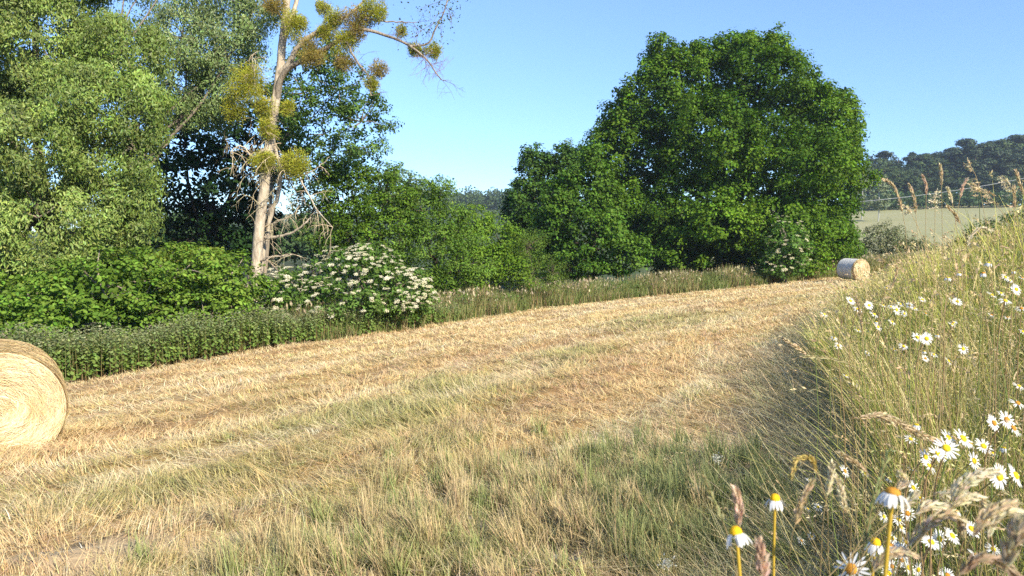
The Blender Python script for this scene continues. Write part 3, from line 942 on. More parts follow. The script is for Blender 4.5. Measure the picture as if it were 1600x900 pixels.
# hazel hedge on the left
D = 19.
hz = dict(dens=6.5, rc=.26, nl=42, ls=.105, tmpl=OVAL, flat=.5, fill=220, up=.9)
tree('hazel_bush', 'broad bright green hazel bush directly behind the nettles by the near bale', 'shrub',
     [L_(60, 485, 110, 50, D, 1.4), L_(-60, 490, 100, 60, D, 1.4), L_(160, 450, 90, 50, D + .5, 1.4), L_(120, 510, 110, 50, D, 1.2), L_(20, 540, 90, 40, D - 1, 1)], P(60, 560, D)[:2], P(60, 510, D), .07,
     dict(hz, col=((.115, .18, .024), (.185, .255, .038)), seedn=10), M_LEAF, M_WOOD, 60, trunk_name='stem', crown_name='foliage')
tree('hornbeam_bush', 'bright green hornbeam bush between the hazel and the pale poplar trunk', 'shrub',
     [L_(265, 440, 90, 52, D + 2, 1.4), L_(340, 445, 70, 50, D + 3, 1.4), L_(230, 490, 90, 45, D + 1.2, 1.2), L_(330, 490, 75, 38, D + 2.4, 1.2), L_(362, 478, 34, 38, D + 4, 1.0)], P(290, 530, D + 2)[:2], P(290, 480, D + 2), .07,
     dict(hz, col=((.115, .175, .024), (.18, .245, .038)), seedn=11), M_LEAF, M_WOOD, 60, trunk_name='stem', crown_name='foliage')
tree('bramble_thicket', 'yellowish thicket peeping over the hedge under the dark tree', 'shrub',
     [L_(230, 408, 60, 18, D + 6, 1), L_(300, 402, 60, 16, D + 6, 1), L_(130, 405, 40, 18, D + 5, 1), L_(240, 430, 120, 20, D + 6, 1)], P(250, 500, D + 6)[:2], P(250, 430, D + 6), .05,
     dict(hz, dens=5, col=((.19, .21, .03), (.22, .24, .04)), seedn=12), M_LEAF, M_WOOD, 30, trunk_name='stem', crown_name='foliage')

# willows on the left
D = 23.
wl = dict(dens=3.6, rc=.42, nl=200, ls=.105, tmpl=NARROW * np.array([1, 1.9, 1]), droop=.7, flat=.8, fill=50, up=.3, tintvar=.3, tw=1.1)
tree('weeping_willow', 'tall silvery green willow with hanging narrow leaves filling the left edge', 'tree',
     [L_(60, 60, 100, 90, D + 1, 2.2), L_(-70, 120, 100, 110, D + 1, 2.2), L_(140, 170, 90, 85, D, 1.8), L_(30, 230, 110, 85, D - 1, 1.8), L_(170, 260, 62, 75, D, 1.3), L_(60, 340, 100, 70, D - 1, 1.5), L_(150, 345, 60, 52, D, 1.2), L_(-70, 330, 100, 110, D, 2), L_(30, 405, 75, 45, D - .5, 1), L_(190, 80, 65, 60, D + 1, 1.3), L_(60, -60, 160, 70, D + 1, 2), L_(212, 235, 32, 55, D, 1.1), L_(195, 330, 38, 50, D, 1.1), L_(215, 160, 45, 50, D, 1.1)],
     P(70, 480, D + 1)[:2], P(70, 300, D + 1), .34, dict(wl, gaps=.14, hier=5, col=((.15, .19, .036), (.26, .29, .078)), seedn=13), M_WILLOW, M_WOOD, 90)
D = 29.
tree('crack_willow', 'second paler willow whose crown reaches the top of the photo left of the poplar', 'tree',
     [L_(290, 60, 60, 60, D, 1.6), L_(350, 70, 50, 62, D, 1.5), L_(270, 130, 55, 50, D, 1.3), L_(335, 150, 42, 44, D, 1.2), L_(300, -20, 110, 50, D, 1.6), L_(385, 60, 30, 40, D, 1), L_(400, 10, 40, 30, D, 1)],
     P(150, 480, D)[:2], P(215, 190, D), .16, dict(wl, dens=3.0, nl=145, rc=.46, gaps=.24, fill=30, hier=4, col=((.15, .19, .055), (.23, .26, .11)), seedn=14), M_WILLOW, M_WOOD, 70)
# dark tree with sky holes; its shade is put into the dark leaf colour
D = 36.
tree('walnut_tree', 'very dark shaded tree with sky holes between the willow and the poplar', 'tree',
     [L_(290, 225, 62, 60, D), L_(350, 220, 50, 60, D), L_(265, 300, 55, 55, D), L_(330, 300, 60, 60, D), L_(390, 270, 45, 60, D), L_(300, 370, 75, 40, D), L_(385, 350, 50, 45, D), L_(200, 360, 40, 40, D), L_(420, 200, 40, 60, D)],
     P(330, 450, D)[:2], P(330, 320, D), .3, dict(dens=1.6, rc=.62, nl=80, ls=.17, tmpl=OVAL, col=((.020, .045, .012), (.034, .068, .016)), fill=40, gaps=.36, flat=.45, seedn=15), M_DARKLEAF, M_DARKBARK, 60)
D = 70.
for k_, (u_, v_, w_) in enumerate(((190, 372, 60), (300, 362, 60), (395, 372, 50), (490, 366, 50))):
    tree('hedgerow_tree', 'low distant hedgerow tree seen through the gap, %s from the left behind the dark tree' % ORD0[k_], 'tree', [L_(u_, v_, w_, 30, D), L_(u_ + 30, v_ + 10, w_ * .7, 30, D), L_(u_ - 25, v_ + 14, w_ * .7, 30, D)], P(u_, 420, D)[:2], P(u_, 385, D), .2,
         dict(dens=.9, rc=.8, nl=45, ls=.3, tmpl=DIAM, col=((.05, .085, .03), (.075, .115, .04)), fill=30, seedn=40 + k_), M_FAR, M_DARKBARK, 6, 'distant hedgerow trees')
# leafy tree behind the poplar
D = 33.
ASP = 1
tree('aspen_tree', 'airy green tree with sky showing through right behind the poplar', 'tree',
     [L_(475, 145, 45, 55, D, 1.4), L_(530, 140, 48, 50, D, 1.4), L_(565, 190, 42, 55, D, 1.2), L_(505, 210, 60, 55, D, 1.5), L_(470, 260, 40, 50, D, 1.2), L_(545, 245, 45, 35, D, 1.2), L_(500, 100, 35, 40, D, 1.0), L_(450, 200, 30, 50, D, 1), L_(490, 330, 30, 50, D, 1)],
     P(401, 460, D)[:2], P(428, 225, D), .09, dict(dens=4.2, rc=.34, nl=56, ls=.11, tmpl=OVAL, col=((.07, .12, .022), (.13, .185, .05)), fill=40, gaps=.30, flat=.7, seedn=16), M_LEAF, M_WOOD, 70, twig_r=.016)


# ------------------------------------------------------------------ dead poplar with mistletoe
D = 28.
pop_base = P(398, 500, D)
pop_base[2] = float(height(np.array(pop_base[0]), np.array(pop_base[1])))
pop = root('poplar_tree', pop_base, 'tall dying poplar with a pale bare trunk loaded with mistletoe', 'tree')
tb = MB()
tr = [(398, 500), (400, 430), (406, 350), (414, 285), (421, 220), (432, 150), (440, 85), (447, 10), (455, -100), (458, -220)]
tube(tb, curve([P(u, v, D) for u, v in tr], 60, .008), np.interp(np.linspace(0, 1, 60), [0, .1, .4, .6, .75, 1], [.22, .20, .175, .145, .115, .06]), (1, 1, 1), 14)
link('trunk', tb.mesh('trunk', M_PALEBARK, pop_base, True), pop)


def px(pts, d=D):
    return [P(q[0], q[1], d + (q[2] if len(q) > 2 else 0)) for q in pts]


boughs = [([(399, 470, .5), (412, 390, .6), (425, 330, .5), (438, 290, .3), (432, 240, .2), (424, 205, 0)], .11, .06),
          ([(434, 120, 0), (450, 100, -.2), (470, 68, -.5), (505, 45, -.8), (545, 22, -1), (580, -10, -1)], .13, .03),
          ([(428, 165, 0), (446, 112, -.3), (470, 95, -.5), (520, 70, -.8), (560, 45, -1), (586, 50, -1), (637, 70, -1.2), (662, 88, -1.2), (690, 125, -1.2)], .12, .02),
          ([(500, 78, -.6), (540, 65, -1), (556, 93, -1), (575, 120, -1), (580, 150, -1)], .06, .02),
          ([(570, 28, -1), (600, 33, -1), (651, 35, -1)], .04, .012),
          ([(640, 72, -1.2), (668, 68, -1.2), (682, 42, -1.2), (695, 15, -1.2), (703, -30, -1.2)], .04, .012),
          ([(444, 60, .2), (455, 30, .3), (466, -10, .4), (480, -80, .5)], .10, .05),
          ([(406, 372, .3), (430, 370, 0), (455, 364, -.2), (475, 350, -.4), (486, 340, -.4)], .07, .025),
          ([(424, 240, 0), (455, 262, -.3), (480, 300, -.4), (497, 330, -.5), (520, 355, -.6)], .05, .012),
          ([(412, 355, .3), (435, 345, 0), (460, 333, -.2), (470, 320, -.3)], .035, .012),
          ([(425, 260, 0), (470, 275, -.4), (495, 262, -.5), (515, 245, -.6)], .04, .012),
          ([(420, 225, 0), (395, 245, -.4), (378, 228, -.5), (362, 235, -.6), (364, 250, -.6)], .045, .014),
          ([(430, 160, 0), (405, 150, -.4), (397, 110, -.5), (396, 85, -.5), (404, 80, -.5)], .045, .012),
          ([(404, 410, 0), (420, 402, -.3), (445, 400, -.5), (460, 398, -.5)], .045, .015),
          ([(447, 30, 0), (420, 10, -.4), (405, -20, -.6)], .05, .02)]
BP = []
for pts, r0, r1 in boughs:
    m = MB(); c = curve(px(pts), 26, .012)
    tube(m, c, np.linspace(r0, r1, 26), (1, 1, 1), 8)
    BP.append(c)
    link('bough', m.mesh('bough', M_WOOD if len(BP) in (3, 4, 5, 6) else M_PALEBARK, pop_base, True), pop)
# crooked dry twigs
m = MB()


def twig(m, st, dr, L, r, col, dep=2, grav=-.25, wig=.35):
    n = 9; pts = [np.asarray(st, float)]; d = nrm(dr)
    for k in range(n - 1):
        d = nrm(d + R.normal(0, wig / 2.2, 3) + np.array([0, 0, grav]) * .5)
        pts.append(pts[-1] + d * L / n)
    pts = np.array(pts)
    tube(m, pts, np.linspace(r, r * .35, n), col, 4)
    if dep:
        for k in range(2, n - 1, 2 if dep > 1 else 3):
            twig(m, pts[k], nrm(d + R.normal(0, .9, 3)), L * .5, r * .55, col, dep - 1, grav, wig)


pale = (.52, .43, .28); dark = (.16, .11, .085)
for k in range(46):
    b = BP[int(R.choice([0, 7, 8, 9, 10, 11, 12, 13]))]; q = b[R.integers(4, 26)]
    twig(m, q, R.normal(0, 1, 3) * [1, .5, .8], R.uniform(.5, 1.3), .014, jcol(np.array(pale), 1, .15, .04)[0], 2, -.3)
for k in range(26):
    t_ = P(R.uniform(405, 440), R.uniform(190, 340), D - .2)
    twig(m, t_, np.array([R.normal(0, 1), -.3, R.normal(-.2, .8)]), R.uniform(.7, 1.6), .014, jcol(np.array(pale), 1, .15, .04)[0], 2, -.32)
for k in range(30):
    b = BP[int(R.choice([2, 3, 4, 5]))]; q = b[R.integers(13, 26)]
    twig(m, q, R.normal(0, 1, 3) * [1, .4, .9] + [.4, 0, 0], R.uniform(.6, 1.5), .009, dark, 2, -.16)
for k in range(22):
    q = BP[2][R.integers(21, 26)]
    twig(m, q, R.normal(0, 1, 3) * [1, .5, 1], R.uniform(.4, .9), .008, (.26, .15, .10), 2, -.1)
for k in range(4):
    q = BP[8][R.integers(18, 26)]
    twig(m, q, np.array([R.normal(-.3, .5), 0, -1.]), R.uniform(.9, 1.5), .014, pale, 2, -.5, .3)
link('twigs', m.mesh('twigs', M_TWIG, pop_base), pop)
# the few live leaves at its top right
m = MB(); cs = []
for k in range(60):
    q = BP[5][R.integers(8, 26)] + R.normal(0, .35, 3) * [1, .5, .8] if k < 42 else P(R.uniform(620, 720), R.uniform(-20, 60), D - 1.2)
    cs.append(q + R.normal(0, .22, (6, 3)))
cs = np.concatenate(cs)
leaves(m, cs, R.normal(size=(len(cs), 3)), R.uniform(.06, .1, len(cs)), OVAL, jcol(np.array([.09, .13, .05]), len(cs)))
link('foliage', m.mesh('foliage', M_LEAF, pop_base), pop)

# mistletoe balls
MIST = [(390, 128, 35, 'large mistletoe clump hugging the left side of the poplar trunk halfway up', 0), (367, 172, 19, 'round mistletoe clump hanging lowest left of the large trunk clump', 0), (413, 166, 19, 'mistletoe tuft pressed against the left of the poplar trunk below the large clump', 0),
        (449, 170, 13, 'small mistletoe tuft on the right side of the trunk level with the left clumps', 0), (418, 200, 17, 'mistletoe tuft across the front of the trunk above the twiggy part', 0), (463, 252, 25, 'bright mistletoe clump right of the trunk just above the bare lower trunk', 0), (411, 250, 20, 'mistletoe clump left of the trunk just above the bare lower trunk', 0),
        (460, 38, 24, 'mistletoe clump in the fork right of the upper trunk', 0), (484, 84, 23, 'golden brown mistletoe clump under the first bough right of the trunk', 1), (521, 27, 17, 'round green mistletoe on top of the first long bough', 0), (512, 50, 18, 'mistletoe clump at the bend of the first long bough', 0), (556, 36, 26, 'large brownish mistletoe clump in the middle of the long bough', 1),
        (584, 14, 23, 'bright mistletoe ball at the top right of the long bough', 0), (540, 66, 22, 'mistletoe clump hanging below the middle of the long bough', 0), (628, 48, 9, 'tiny mistletoe ball hanging alone against the sky', 0), (649, 77, 13, 'left ball of the mistletoe pair at the tip of the long bough', 0), (678, 80, 13, 'right ball of the mistletoe pair at the tip of the long bough', 0),
        (591, 109, 14, 'faded mistletoe ball above the tip of the drooping bough', 1), (580, 131, 12, 'green mistletoe ball at the tip of the drooping bough', 0), (430, 6, 18, 'brownish mistletoe tuft left of the trunk at the top of the photo', 1), (538, 98, 15, 'thin brown mistletoe tuft beneath the long bough above the drooping one', 1), (505, 12, 12, 'mistletoe tuft above the first long bough near the trunk', 0)]
for (u, v, r, lab, br) in MIST:
    dd = D - (.9 if u > 470 else .45); c = P(u, v, dd); rm = r / F * dd * .92
    o = root('mistletoe', c - [0, 0, rm * .2], lab, 'mistletoe', 'mistletoe clumps on the poplar')
    org = np.array(o.location)
    n = int(5000 * (rm / .6) ** 1.9) + 350
    dr = nrm(R.normal(size=(n, 3))); rr0 = R.random(n) ** .5
    lump = 1 + (fbm(dr[:, 0] * 2.5 + u, dr[:, 2] * 2.5 + dr[:, 1] * 2, 500) - .5) * 1.3
    pos = c + dr * (rr0 * lump * rm * 1.0)[:, None]
    nb = 7; bc = c + nrm(R.normal(size=(nb, 3))) * rm * R.uniform(.4, 1.0, (nb, 1)) * [1, .7, 1.1]; wb = R.integers(0, nb, n); ub = R.random(n) < .62
    pos = np.where(ub[:, None], bc[wb] + dr * (rr0 * rm * .5)[:, None], pos)
    pos[:, 2] -= (R.random(n) ** 3) * rm * .25
    base = np.array([.33, .34, .035]) if not br else np.array([.30, .24, .06])
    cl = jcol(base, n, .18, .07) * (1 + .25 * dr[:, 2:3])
    fm = MB(); leaves(fm, pos, np.cross(dr, R.normal(size=(n, 3))), R.uniform(.05, .10, n), NARROW * np.array([1, 1.3, 1]), cl, dr, 1.1)
    link('foliage', fm.mesh('foliage', M_MIST, org), o)
    sm = MB()
    for k in range(int(14 + 50 * rm)):
        e_ = nrm(R.normal(size=3)); tube(sm, curve([c - [0, 0, rm * .2], c + e_ * rm * .5 + R.normal(0, .06, 3), c + e_ * rm * R.uniform(.9, 1.15)], 6), np.linspace(.010, .004, 6), jcol(np.array([.30, .26, .09]), 1)[0], 4)
    link('stem', sm.mesh('stem', M_TWIG, org), o)


# ------------------------------------------------------------------ elders in flower
def umbel_mesh(seed):
    m = MB(); n = 70
    a = R.uniform(0, 6.28, n); r = np.sqrt(R.random(n)) * .5
    p = np.stack([r * np.cos(a), r * np.sin(a), .12 - .45 * r ** 2 + R.normal(0, .02, n)], 1)
    leaves(m, p, R.normal(0, .35, (n, 3)) + [0, 0, 1], R.uniform(.12, .2, n), DIAM * np.array([1, 1.3, 1]), jcol(np.array([.72, .68, .46]), n, .08, .03))
    for k in range(7):
        tube(m, [[0, 0, -.35], [.12 * math.cos(k), .12 * math.sin(k), -.1], [.3 * math.cos(k), .3 * math.sin(k), .06]], [.02, .015, .01], (.2, .26, .08), 4)
    return m.mesh('flower_head', M_PETAL)


UM = [umbel_mesh(k) for k in range(4)]


def elder(name, label, lobes, base, nflower, size, cr, spread=None):
    o, cents = tree(name, label, 'shrub', lobes, base, P(*base_px(base)) if False else np.array([base[0], base[1], float(hbase(base[0], base[1])) + 1.0]), .06, cr, M_LEAF, M_WOOD, 40, trunk_name='stem', crown_name='foliage')
    org = np.array(o.location)
    # outer places facing the light and the sky
    cand = []
    for (c, r) in lobes:
        n = 900
        dr = nrm(R.normal(size=(n, 3)) + np.array([.25, -.75, .35]))
        p = c + dr * r * R.uniform(1.08, 1.28, (n, 1))
        ok = np.ones(n, bool)
        for (c2, r2) in lobes:
            if c2 is not c:
                ok &= np.linalg.norm((p - c2) / r2, axis=1) > .98
        ok &= (p[:, 2] > hbase(p[:, 0], p[:, 1]) + .7)
        ok &= fbm(p[:, 0] * 1.6, p[:, 2] * 1.6, 601) > .30
        cand.append(np.hstack([p[ok], dr[ok]]))
    cand = np.concatenate(cand)
    cand = cand[R.permutation(len(cand))]
    sel = []
    for q in cand:
        if all(np.linalg.norm(q[:3] - s[:3]) > size * .7 for s in sel):
            sel.append(q)
        if len(sel) >= nflower:
            break
    rest = MB()
    for k, q in enumerate(sel):
        sz = size * R.uniform(.65, 1.25)
        nz = nrm(np.array([0, 0, 1.]) + q[3:] * .45 + R.normal(0, .2, 3))
        rot = Vector(nz).to_track_quat('Z', 'Y')
        if k < 100:
            ch = link('flower_head', UM[k % 4], o, Vector(q[:3] - org))
            ch.rotation_mode = 'QUATERNION'; ch.rotation_quaternion = rot; ch.scale = (sz, sz, sz)
        else:
            me = UM[k % 4]; nv = len(me.vertices)
            vv = np.empty(nv * 3); me.vertices.foreach_get('co', vv); vv = vv.reshape(-1, 3) * sz
            vv = vv @ np.array(rot.to_matrix()).T + q[:3] - org
            fs = [list(p_.vertices) for p_ in me.polygons]
            quads = np.array([f_ for f_ in fs if len(f_) == 4])
            rest.add(vv, quads, np.tile([.78, .74, .55], (nv, 1)))
    if rest.n:
        link('small_flower_heads', rest.mesh('small_flower_heads', M_PETAL), o, kind='stuff')
    return o


D = 25.
elder('elder_bush', 'wide elder bush covered in cream flower heads at the foot of the poplar',
      [L_(560, 436, 70, 44, D, 1.3), L_(470, 455, 62, 36, D - .3, 1.2), L_(620, 455, 50, 38, D, 1.1), L_(425, 470, 44, 36, D - 1.0, 1), L_(520, 475, 80, 36, D - .8, 1.1), L_(640, 470, 36, 30, D, .9), L_(575, 402, 34, 18, D, .8)], P(540, 500, D)[:2], 330, .17,
      dict(dens=6, rc=.24, nl=40, ls=.11, tmpl=OVAL * np.array([1, .8, 1]), col=((.095, .155, .03), (.14, .20, .045)), fill=180, flat=.55, seedn=20))
D = 44.
elder('elder_bush', 'small elder with white blossom at the foot of the big oak near the far bale',
      [L_(1228, 380, 28, 34, D, 1.1), L_(1244, 392, 18, 26, D - .3, .8), L_(1222, 412, 30, 20, D, .9)], P(1228, 430, D + .5)[:2], 70, .22,
      dict(dens=3.2, rc=.36, nl=50, ls=.15, tmpl=DIAM, col=((.10, .175, .03), (.13, .20, .045)), fill=80, flat=.6, seedn=21))


# ------------------------------------------------------------------ far trees
def far_proto(kind, seed):
    """A unit-height far tree: crown and trunk meshes, 1 m tall."""
    lob = []
    if kind == 'pine':
        for k in range(12):
            z = R.uniform(.42, .93); lob.append((np.array([R.normal(0, .07), R.normal(0, .07), z]), np.array([.12, .12, .06]) * R.uniform(.8, 1.5)))
        lob.append((np.array([0, 0, .97]), np.array([.07, .07, .05])))
        cA, cB = (.035, .06, .028), (.06, .085, .04)
    elif kind == 'birch':
        lob = [(np.array([0, 0, .58]), np.array([.17, .17, .26])), (np.array([.04, .03, .36]), np.array([.14, .14, .12])), (np.array([.05, 0, .80]), np.array([.10, .10, .17])), (np.array([-.08, 0, .45]), np.array([.14, .14, .14]))]
        cA, cB = (.16, .20, .10), (.20, .24, .13)
    elif kind == 'spruce':
        lob = [(np.array([0, 0, z]), np.array([.17 * (1.02 - z) + .02, .17 * (1.02 - z) + .02, .06])) for z in np.linspace(.25, .95, 10)]
        cA, cB = (.028, .05, .028), (.045, .07, .035)
    else:
        for k in range(9):
            lob.append((np.array([R.normal(0, .13), R.normal(0, .13), R.uniform(.35, .87)]), np.array([.17, .17, .14]) * R.uniform(.8, 1.3)))
        lob.append((np.array([0, 0, .3]), np.array([.2, .2, .18])))
        cA, cB = (.05, .085, .028), (.085, .12, .04)
    Pp = []; Nn = []; Cc = []
    for c, r in lob:
        for q in range(34 if kind != 'spruce' else 22):
            d = nrm(R.normal(size=3)); cc = c + d * r * R.uniform(.7, 1.05)
            n = 24; off = nrm(R.normal(size=(n, 3))) * (R.random(n) ** .5)[:, None]
            Pp.append(cc + off * [.045, .045, .025]); Nn.append(off + d * .4 + [0, 0, .5]); Cc.append(jcol(mixc(np.array(cA), np.array(cB), R.random()), n, .15, .05) * np.exp(R.normal(0, .12)))
    m = MB(); Pp = np.concatenate(Pp); leaves(m, Pp, np.concatenate(Nn), R.uniform(.02, .035, len(Pp)), DIAM, np.concatenate(Cc))
    t = MB(); kb = .55 if kind == 'birch' else 1
    tube(t, [[0, 0, -.02], [.01, 0, .3], [-.01, 0, .6], [0, 0, .93]], [.018 * kb, .015 * kb, .01 * kb, .004 * kb], (1, 1, 1), 6)
    for c, r in lob[:8]:
        tube(t, [[0, 0, max(.1, c[2] - .15)], c], [.008, .003], (1, 1, 1), 4)
    bk = {'birch': M_WHITEBARK, 'pine': M_PINEBARK}.get(kind, M_DARKBARK)
    return m.mesh('crown', M_FAR), t.mesh('trunk', bk, None, True)


M_WHITEBARK = noise_mat('white_bark', (.28, .28, .26), (.5, .5, .47), 9, .8, .1)
M_PINEBARK = noise_mat('pine_bark', (.16, .10, .07), (.30, .20, .14), 9, .9, .2)
PRO = {k: [far_proto(k, s) for s in range(ns)] for k, ns in (('pine', 4), ('oak', 4), ('spruce', 1), ('birch', 2))}
ORD = 'first second third fourth fifth sixth seventh eighth ninth tenth eleventh twelfth thirteenth fourteenth fifteenth sixteenth seventeenth eighteenth nineteenth twentieth'.split()
ORD += ['twenty-' + q for q in ORD[:9]] + ['thirtieth'] + ['thirty-' + q for q in ORD[:9]] + ['fortieth'] + ['forty-' + q for q in ORD[:9]]


def far_tree(kind, u, vtop, d, label, group, wide=1.0, name=None):
    x, y = P(u, 350, d)[:2]
    z = float(height(np.array(x), np.array(y)))
    top = P(u, vtop, d)[2]
    H = max(top - z, 3)
    cr, tr_ = PRO[kind][R.integers(len(PRO[kind]))]
    o = root(name or (kind + '_tree'), (x, y, z), label, 'tree', group)
    o.scale = (H * wide, H * wide, H); o.rotation_euler = (0, 0, R.uniform(0, 6.28))
    link('crown', cr, o); link('trunk', tr_, o)
    return o


NM = {'pine': 'pine', 'oak': 'leafy tree', 'spruce': 'spruce'}
us = np.linspace(1338, 1668, 17)
tops_u = [1330, 1360, 1380, 1425, 1455, 1475, 1500, 1520, 1545, 1575, 1600, 1640, 1700]
tops_v = [255, 250, 240, 238, 246, 238, 222, 216, 222, 216, 208, 205, 200]
kinds = ['oak', 'oak', 'pine', 'oak', 'spruce', 'pine', 'oak', 'pine', 'pine', 'oak', 'pine', 'oak', 'pine', 'oak', 'oak', 'pine', 'pine']
for i_, u in enumerate(us):
    far_tree(kinds[i_], u, np.interp(u, tops_u, tops_v) + R.uniform(-3, 4), 262 + R.uniform(-6, 8), 'far %s on the skyline, %s from left in back row of wood' % (NM[kinds[i_]], ORD[i_]), 'trees of the far wood', R.uniform(1.3, 1.7))
us = np.linspace(1345, 1660, 17)
for i_, u in enumerate(us):
    kd = ['oak', 'pine', 'oak', 'pine', 'pine'][i_ % 5]
    far_tree(kd, u + R.uniform(-5, 5), np.interp(u, tops_u, tops_v) + R.uniform(10, 32), 243 + R.uniform(-4, 4), 'far %s below the skyline, %s from left in middle row of wood' % (NM[kd], ORD[i_]), 'trees of the far wood', R.uniform(1.2, 1.6))
us = np.linspace(1385, 1665, 15)
for i_, u in enumerate(us):
    kd = ['oak', 'oak', 'pine'][i_ % 3]
    far_tree(kd, u + R.uniform(-5, 5), R.uniform(262, 292), 228 + R.uniform(-4, 4), 'far %s above the pale field, %s from left in front row of wood' % (NM[kd], ORD[i_]), 'trees of the far wood', R.uniform(1.0, 1.4))
far_tree('birch', 1372, 272, 165, 'pale birch with a white trunk right of the big oak', 'birches by the far field', 1.25)
far_tree('birch', 1346, 262, 172, 'pale birch half hidden behind the right edge of the big oak', 'birches by the far field', 1.15)

# undergrowth along the foot of the wood, scrub and the wooded hill
def mass(name, label, pts, hw, hh, n, ls, cA, cB, mat=M_FAR):
    m = MB(); Pp = []; Cc = []
    for (x, y) in pts:
        z = float(hbase(x, y)); r = hw * R.uniform(.7, 1.3); hgt = hh * R.uniform(.6, 1.25)
        k = n; off = nrm(R.normal(size=(k, 3))) * (R.random(k) ** .35)[:, None]
        p = np.array([x, y, z + hgt * .45]) + off * [r, r, hgt * .55]
        Pp.append(p[p[:, 2] > z]); kk = len(Pp[-1])
        Cc.append(jcol(mixc(np.array(cA), np.array(cB), R.random()), kk, .15, .05))
    Pp = np.concatenate(Pp); Cc = np.concatenate(Cc)
    leaves(m, Pp, R.normal(size=Pp.shape) + [0, 0, .6], ls * R.uniform(.7, 1.3, len(Pp)), DIAM, Cc)
    link(name, m.mesh(name, mat), kind='stuff', label=label)


mass('woodland_undergrowth', 'low dark green undergrowth along the foot of the far wood', [P(u, 350, 214 + R.uniform(-4, 4))[:2] for u in np.linspace(1335, 1680, 46)], 4.5, 4.2, 260, .7, (.05, .09, .03), (.07, .12, .04))
hp = []
for k in range(190):
    hp.append(P(R.uniform(610, 880), 350, R.uniform(330, 470))[:2])
mass('hill_woodland', 'distant hill covered by woodland in the gap left of the dark alder', hp, 6.5, 9, 260, 1.1, (.05, .09, .03), (.09, .13, .045))


def shrub(name, label, lobes, base, cr, mat=None):
    return tree(name, label, 'shrub', lobes, base, np.array([base[0], base[1], float(hbase(base[0], base[1])) + .8]), .05, cr, mat or M_LEAF, M_WOOD, 30, trunk_name='stem', crown_name='foliage')


sc = dict(dens=3.0, rc=.35, nl=45, ls=.12, tmpl=DIAM, fill=90, flat=.8)
D = 60.
shrub('dry_scrub_bush', 'brownish scrubby bush behind the far bale', [L_(1375, 378, 30, 30, D, 1.6), L_(1400, 385, 26, 26, D, 1.5), L_(1350, 392, 22, 22, D, 1.3)], P(1378, 410, D)[:2], dict(sc, col=((.16, .155, .07), (.22, .20, .11)), seedn=31))
shrub('scrub_bush', 'olive scrubby bush right of the brownish one behind the far bale', [L_(1432, 392, 24, 20, D, 1.3), L_(1455, 396, 20, 16, D, 1.2)], P(1440, 410, D)[:2], dict(sc, col=((.13, .15, .06), (.18, .18, .09)), seedn=32))
D = 40.
shrub('hawthorn_bush', 'dark green bush showing above the long grass under the far wood at right', [L_(1540, 372, 30, 22, D, 1.3), L_(1570, 360, 24, 22, D, 1.2), L_(1515, 385, 22, 16, D, 1.1)], P(1545, 400, D)[:2], dict(sc, col=((.05, .085, .025), (.08, .12, .035)), seedn=33))
shrub('bramble_bush', 'low dark bramble behind the tall grass near the right edge', [L_(1605, 350, 26, 24, D + 3, 1.3), L_(1630, 345, 26, 28, D + 3, 1.2)], P(1610, 390, D + 3)[:2], dict(sc, col=((.07, .10, .03), (.11, .14, .05)), seedn=34))

# overhead cable
m = MB()
a = P(1180, 322, 62.); b = P(1720, 251, 62.)
pts = a + (b - a) * np.linspace(0, 1, 40)[:, None]
pts[:, 2] -= .9 * (1 - (2 * np.linspace(0, 1, 40) - 1) ** 2)
tube(m, pts, .020, (1, 1, 1), 6)
link('overhead_cable', m.mesh('overhead_cable', M_CABLE, None, True), label='thin pale overhead cable crossing in front of the far wood', category='cable')


